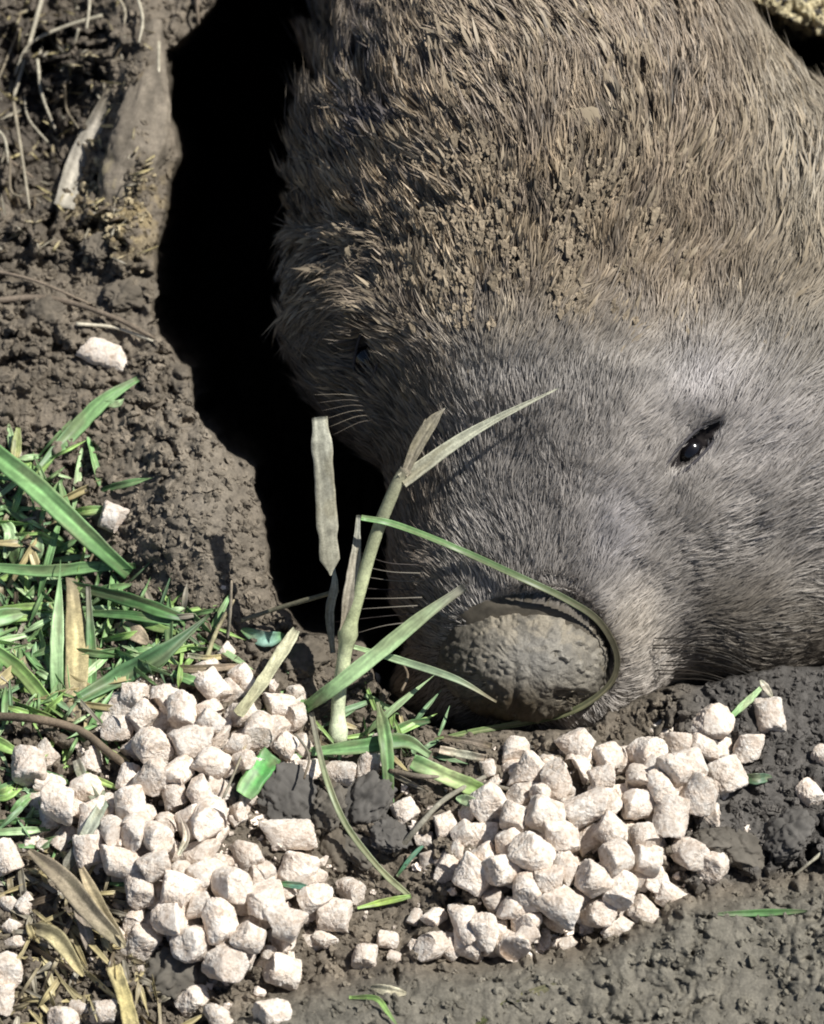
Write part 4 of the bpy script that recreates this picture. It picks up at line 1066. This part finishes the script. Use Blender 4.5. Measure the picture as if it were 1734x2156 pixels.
# torn dry leaf standing in the burrow mouth
blade('dry_leaf', [(696, 1212, LT - 60, 'a'), (688, 1100, LT - 40, 'a'), (682, 1000, LT - 20, 'a'), (672, 878, LT, 'a')], 39, ((0.34, 0.32, 0.24), (0.38, 0.36, 0.28), (0.46, 0.45, 0.36)), 'long torn tan leaf standing upright against the black burrow mouth', 'dry leaf', M_dry, DRYG, prof='torn', keel=0.10, stripe=0.3, n=40)
DL = [
 ([(155, 1518, 12), (162, 1370, 55), (150, 1215, 60)], 46, (TAN, (0.5, 0.42, 0.22), (0.24, 0.2, 0.13)), 'broad yellow brown straw leaf standing among the green blades', dict(prof='leaf', tipw=0.5, keel=0.15, stripe=0.3)),
 ([(60, 1790, 40), (130, 1850, 70), (200, 1930, 75), (262, 1995, 45)], 42, ((0.26, 0.21, 0.15), (0.36, 0.30, 0.21), (0.42, 0.36, 0.24)), 'thick grey brown dead leaf across the lower left', dict(prof='both', keel=0.4)),
 ([(165, 1815, 70), (205, 1900, 80), (262, 1985, 62)], 26, ((0.5, 0.4, 0.26), (0.44, 0.36, 0.22), TAN), 'pale yellow dead leaf lying along the thick brown one', dict(prof='both')),
 ([(60, 1950, 30), (120, 1975, 50), (175, 2055, 40)], 34, (TAN, (0.58, 0.5, 0.28), STR), 'folded yellow dead leaf near the bottom left corner', dict(prof='both', keel=0.4)),
 ([(238, 2035, 30), (262, 2100, 40), (282, 2190, 20)], 30, (STR, (0.62, 0.52, 0.24), STR), 'bright yellow straw strip at the bottom edge', dict(prof='strap', tipw=0.6)),
 ([(155, 1895, 20), (180, 1960, 35), (190, 2010, 20)], 26, ((0.3, 0.25, 0.2), (0.36, 0.3, 0.24)), 'grey dead leaf scrap between the brown and yellow leaves', dict(prof='both')),
 ([(226, 1672, 60), (190, 1740, 75), (135, 1832, 40)], 24, ((0.28, 0.33, 0.24), (0.38, 0.4, 0.32), GRY), 'grey green blade lying across pellets at the left', dict(prof='strap', tipw=0.5)),
 ([(160, 1600, 20), (180, 1650, 45), (215, 1700, 50)], 20, (GRY, (0.3, 0.34, 0.24), GRY), 'grey dead blade meeting the grey green one at the left', dict(prof='strap', tipw=0.5)),
 ([(500, 1506, 75), (560, 1425, 95), (622, 1326, -60, 'a')], 24, ((0.44, 0.42, 0.26), (0.6, 0.58, 0.38), (0.68, 0.66, 0.46)), 'pale yellow straight stem piece standing on the left heap', dict(prof='strap', tipw=0.8, keel=0.5, basew=.9)),
 ([(925, 1578, 25), (975, 1588, 30), (1022, 1598, 25)], 16, ((0.6, 0.5, 0.38), PALE, (0.5, 0.4, 0.3)), 'pale straw strip lying under the chin', dict(prof='strap', tipw=0.8)),
 ([(925, 1553, 30), (985, 1560, 34), (1035, 1572, 28)], 13, (BRN, (0.27, 0.22, 0.17), BRN), 'brown straw strip lying just above the pale one under the chin', dict(prof='strap', tipw=0.8)),
 ([(240, 1318, 15), (280, 1330, 30), (312, 1355, 18)], 34, ((0.45, 0.34, 0.24), (0.5, 0.4, 0.28)), 'small tan leaf chip lying among the grass', dict(prof='both', keel=0.1)),
 ([(1600, 1432, 45), (1612, 1448, 50), (1626, 1468, 40)], 14, (PALE, (0.7, 0.62, 0.5), PALE), 'pale chip by the end of the whiskers on the right', dict(prof='both')),
 ([(780, 2078, 12), (815, 2086, 16), (855, 2092, 10)], 22, ((0.6, 0.54, 0.38), (0.68, 0.62, 0.45)), 'pale straw chip on the near soil at the bottom', dict(prof='both')),
 ([(1000, 2160, 4), (1080, 2110, 6), (1180, 2068, 3)], 22, ((0.06, 0.065, 0.025), (0.075, 0.08, 0.03), (0.12, 0.11, 0.07)), 'dark mossy blade pressed into the near soil at the bottom', dict(prof='both', keel=0.05)),
 ([(375, 1800, 70), (392, 1760, 85), (378, 1715, 80)], 14, (PALE, (0.6, 0.5, 0.4)), 'pale leaf edge standing among the left heap pellets', dict()),
 ([(395, 1380, 20), (440, 1385, 28), (480, 1380, 22)], 10, (PALE, STR), 'short pale straw lying in the grass above the left heap', dict(prof='strap')),
 ([(340, 1405, 20), (420, 1408, 28), (520, 1400, 25)], 16, ((0.3, 0.22, 0.16), (0.36, 0.28, 0.2)), 'brown dead blade lying along the top of the left heap', dict(prof='both')),
]
for pts, w, cols, lab, k in DL:
    blade('dry_leaf', pts, w, cols, lab, 'dry leaf', M_dry, DRYG, **k)
# broad woody root down the rim
def woody_root():
    P = catmull(np.array([(322, 40, 0), (318, 150, 0), (300, 270, 0), (268, 370, 0), (235, 470, 0)], float), 90)
    gd = terr(P[:, 0] - 10, P[:, 1], False); k = np.ones(25) / 25
    gd = np.convolve(np.pad(gd, 12, mode='edge'), k, 'valid')
    P[:, 2] = gd - 16
    t = np.linspace(0, 1, 90); hw = np.interp(t, [0, .2, .5, .75, 1], [20, 30, 60, 62, 34])
    V = []; ns = 48
    T = np.gradient(P, axis=0); T /= np.linalg.norm(T, axis=1)[:, None]
    sd = np.cross(T, np.array([0, 0, 1.0])); sd /= np.linalg.norm(sd, axis=1)[:, None]
    a = np.linspace(0, 2 * np.pi, ns, endpoint=False)
    A, TT = np.meshgrid(a, t)
    gr = np.abs(2 * vnoise(A * 3.2 + 3 * fbm(TT * 5, A, 301, 2), TT * 5, 302) - 1) * 0.20 + 0.25 * (fbm(A * 1.5, TT * 9, 303, 3) - .5) + 0.10 * np.abs(2 * vnoise(A * 7, TT * 22, 304) - 1)
    R = 1 + gr - 0.15; R[:, 0] = R[:, -1] = (R[:, 0] + R[:, -1]) / 2
    X = P[:, None, :] + sd[:, None, :] * (np.cos(A) * R * hw[:, None])[..., None] + np.array([0, 0, 1.0]) * (np.sin(A) * R * hw[:, None] * 0.62)[..., None]
    X = X.reshape(-1, 3); idx = np.arange(len(X)).reshape(90, ns)
    F = np.stack([idx[:-1], np.roll(idx, -1, 1)[:-1], np.roll(idx, -1, 1)[1:], idx[1:]], -1).reshape(-1, 4)
    tone = fbm(A * 2, TT * 10, 305, 4).reshape(-1, 1)
    C = np.array([0.20, 0.168, 0.130]) * (0.45 + 1.1 * tone)
    m = (sstep(0.55, 0.95, TT) * sstep(.48, .6, fbm(A * 3, TT * 14, 306, 3))).reshape(-1, 1); C = C * (1 - m) + np.array([0.40, 0.33, 0.20]) * m
    Vw = W(X[:, 0], X[:, 1], X[:, 2]); o_ = Vw[-1]
    link('woody_root', mesh_np('woody_root', Vw - o_, F, True, C), M_dry, None, o_, 'broad weathered woody root running down the left rim of the burrow', 'root')
woody_root()
# wooden sliver on the bank
blade('wood_sliver', [(134, 436, 22), (160, 350, 34), (200, 262, 30), (232, 180, 22)], 44, ((0.42, 0.38, 0.31), (0.40, 0.36, 0.30), (0.34, 0.28, 0.2)), 'flat pale wooden sliver on the bank left of the burrow', 'wood sliver', M_dry, prof='leaf', tipw=0.3, basew=0.95, keel=0.08)

TW = [
 ([(-60, 1508, 30), (60, 1512, 45), (160, 1535, 55), (230, 1585, 50), (282, 1625, 30)], 20, 16, (BRN, (0.22, 0.17, 0.12), BRN), 'brown bent stem running from the left edge to the left heap'),
 ([(508, 1306, 30), (600, 1276, -130, 'a'), (712, 1244, -70, 'a')], 9, 11, ((0.3, 0.27, 0.2), (0.16, 0.15, 0.1), (0.2, 0.19, 0.12)), 'thin brown stalk leaning right to the forked stem'),
 ([(478, 1345, 12), (484, 1290, 60), (487, 1222, 90)], 9, 6, (GRY, (0.33, 0.27, 0.2)), 'short upright brown stalk at the foot of the mud bank'),
 ([(432, 1395, 12), (455, 1330, 50), (493, 1262, 70)], 12, 6, ((0.38, 0.36, 0.2), TAN), 'short tan stalk leaning right at the foot of the mud bank'),
 ([(820, 1622, 30), (880, 1634, 40), (970, 1640, 38), (1100, 1668, 40)], 12, 7, (BRN, (0.26, 0.22, 0.17), GRY), 'thin grey brown twig lying across to the right heap'),
 ([(1040, 1625, 0), (940, 1680, 50), (885, 1735, 45), (828, 1802, 20)], 11, 13, (GRY, (0.3, 0.28, 0.22), (0.28, 0.25, 0.2)), 'grey twig slanting down left of the right heap'),
 ([(1760, 1772, 15), (1715, 1808, 25), (1670, 1845, 10)], 9, 6, (PALE, (0.45, 0.4, 0.32)), 'pale straw at the right edge above the near ridge'),
 ([(845, 1455, 60), (858, 1420, 80), (835, 1385, 85), (800, 1370, 70)], 6, 4, (BRN, BRN), 'thin brown curl below the thin pale blade by the nose'),
 ([(640, 1640, 90), (650, 1590, 110), (622, 1545, 80)], 5, 5, (BRN, GRY), 'thin curved brown fibre by the fat green leaf'),
 ([(470, 1680, 70), (500, 1610, 90), (520, 1560, 80)], 6, 4, (GRY, TAN), 'thin pale fibre crossing the left heap pellets'),
]
for pts, w0, w1, cols, lab in TW:
    stalk('twig', pts, w0, w1, cols, lab, 'twig', 'thin twigs and stalks')

ROOT = [
 ([(92, -20, 40), (62, 90, 60), (28, 205, 40)], 13, 8, 'thick pale root at the top left corner'),
 ([(215, 32, 40), (130, 58, 60), (60, 95, 55), (30, 160, 40)], 9, 7, 'pale root arching left from the top'),
 ([(28, 215, 50), (46, 330, 70), (62, 440, 30)], 8, 6, 'pale root hanging down near the left edge'),
 ([(78, 125, 50), (88, 200, 60), (118, 278, 40)], 9, 6, 'pale root hanging to the right of the left edge root'),
 ([(-20, 265, 40), (8, 290, 50), (18, 345, 30)], 9, 6, 'short root stub at the left edge'),
 ([(-20, 320, 40), (30, 345, 55), (70, 375, 30)], 10, 6, 'short brown root crossing the hanging root'),
 ([(20, 330, 60), (22, 400, 70), (45, 415, 50)], 7, 6, 'small hooked pale root near the left edge'),
 ([(-40, 635, 15), (100, 628, 25), (230, 665, 28), (325, 712, 10)], 16, 10, 'long brown root lying across the bank above the lone pellet'),
 ([(-40, 565, 15), (70, 590, 25), (190, 640, 15)], 9, 5, 'thin root lying above the long brown root'),
 ([(160, 682, 12), (240, 690, 20), (322, 718, 12)], 9, 7, 'white peeled stick just above the lone pellet'),
 ([(336, 55, 25), (333, 130, 35), (338, 195, 25)], 11, 5, 'pale root running down the rim of the burrow'),
 ([(420, -30, 15), (415, 10, 25), (418, 52, 12)], 11, 7, 'short brown root at the top rim of the burrow'),
 ([(165, 60, 40), (148, 120, 55), (128, 150, 40)], 7, 4, 'fine root in the dark hollow at the top left'),
 ([(135, 180, 40), (140, 230, 55), (165, 270, 40)], 6, 4, 'fine root beside the wooden sliver'),
 ([(285, -20, 30), (300, 40, 40), (292, 90, 30)], 9, 5, 'root at the top edge between hollow and burrow'),
 ([(240, -20, 30), (262, 20, 40), (262, 50, 30)], 9, 4, 'short pale root at the top edge'),
 ([(185, -20, 30), (188, 10, 40), (182, 60, 30)], 8, 5, 'root dangling from the top edge left of the short pale one'),
 ([(40, 60, 50), (20, 110, 60), (-10, 180, 40)], 7, 5, 'fine root crossing behind the thick corner root'),
 ([(100, 300, 35), (60, 250, 60), (50, 200, 55)], 6, 4, 'fine curved root in the middle of the dark hollow'),
]
for pts, w0, w1, lab in ROOT:
    c = random.choice([((0.36, 0.31, 0.23), (0.42, 0.37, 0.28)), ((0.26, 0.21, 0.15), (0.34, 0.29, 0.21)), ((0.42, 0.38, 0.29), (0.5, 0.45, 0.35))])
    if 'brown' in lab: c = ((0.19, 0.15, 0.115), (0.24, 0.19, 0.14))
    if 'white' in lab: c = ((0.6, 0.54, 0.42), (0.62, 0.56, 0.44))
    stalk('root', pts, w0, w1, c, lab, 'root', 'roots in the burrow bank')

# low tangle of small leaves and dead bits: stuff
def tangle():
    VV, FF, CC = [], [], []; o = 0
    r = random.Random(5)
    spots = []
    for _ in range(760):
        u = r.uniform(-80, 470); v = r.uniform(960, 1540)
        lim = 1540 if u < 230 else 1400
        top = 960 if u < 110 else (1210 if u < 270 else 1290)
        if v > lim or v < top: continue
        spots.append((u, v, 1))
    for _ in range(75): spots.append((r.uniform(-60, 380), r.uniform(1000, 1520), 3))
    for _ in range(40): spots.append((r.uniform(60, 280), r.uniform(1880, 2120), 2))
    for _ in range(60): spots.append((r.uniform(-60, 140), r.uniform(1560, 1800), 1))
    for _ in range(50): spots.append((r.uniform(600, 930), r.uniform(1400, 1640), 1))
    for _ in range(210): spots.append((r.uniform(-40, 340), r.uniform(1780, 2200), 0))
    for _ in range(240): spots.append((r.uniform(-40, 300), r.uniform(0, 560), 0))
    for (u, v, g) in spots:
        if float(poly_sd(np.array([u]), np.array([v]), HOLE)[0]) > -8: continue
        a = r.uniform(0, 6.28); L = r.uniform(30, 125) if v > 700 else r.uniform(20, 60)
        du, dv = math.cos(a) * L, math.sin(a) * L
        h = r.uniform(2, 22)
        if g == 3:
            if u > 230 and v < 1250: continue
            L = r.uniform(90, 180); h += 12; a = r.choice([r.uniform(-0.4, 0.5), r.uniform(-1.9, -0.7), r.uniform(2.4, 3.3)]); du, dv = math.cos(a) * L, math.sin(a) * L; cols = r.choice([(G1, G2), (G2, GP), (G2, G4), (TAN, STR), (G1, G2)])
        elif g == 2: cols = r.choice([(STR, (0.6, 0.52, 0.3)), (TAN, STR)]); a = r.uniform(0.5, 1.4); du, dv = math.cos(a) * L, math.sin(a) * L
        elif g and r.random() < 0.85: cols = r.choice([(G1, G2), (G1, G2), ((0.14, 0.27, 0.12), (0.28, 0.44, 0.24)), (G2, GP), (G2, G4)])
        else: cols = r.choice([(BRN, TAN), (TAN, STR), (GRY, (0.36, 0.32, 0.25)), ((0.1, 0.08, 0.06), BRN)])
        V, F, C = blade_geo([(u, v, h * 0.3), (u + du * .5, v + dv * .5, h + 8), (u + du, v + dv, h * 0.5)], (r.uniform(12, 22) if g == 3 else r.uniform(5, 15) if v > 700 else r.uniform(3, 6)), cols, prof=r.choice(['leaf', 'leaf', 'both']), n=14 if g == 3 else 8, seed=r.randrange(999), twist=r.uniform(-.8, .8))
        VV.append(V); CC.append(C); FF.append(F[0] + o); o += len(V)
    me = mesh_np('ground_cover', np.concatenate(VV), [np.concatenate(FF)], True, np.concatenate(CC))
    link('ground_cover', me, M_leaf, kind='stuff', label='tangle of tiny leaves, clover and dead bits under the larger blades at the left', cat='ground cover')
tangle()

# mud dried into the coat
for (u, v, r_, k, lab) in ((1225, 255, 30, 2, 'flat tan lump of dried mud on the back, centre top'), (745, 532, 17, 2, 'yellow mud lump stuck to the left cheek fur')):
    P, F = clod_mesh(k + 3, 3)
    me = mesh_np('mud_lump', P, F, True, np.tile([0.27, 0.22, 0.155], (len(P), 1)))
    o = link('mud_lump', me, M_crumb, None, W(u, v, float(body_d(u, v)[0]) + 11), lab, 'mud lump', 'lumps of dried mud in the fur')
    o.scale = (r_, r_ * 1.1, r_ * 0.35); o.rotation_euler = (math.pi / 2 - PITCH, 0.0, 0.3)
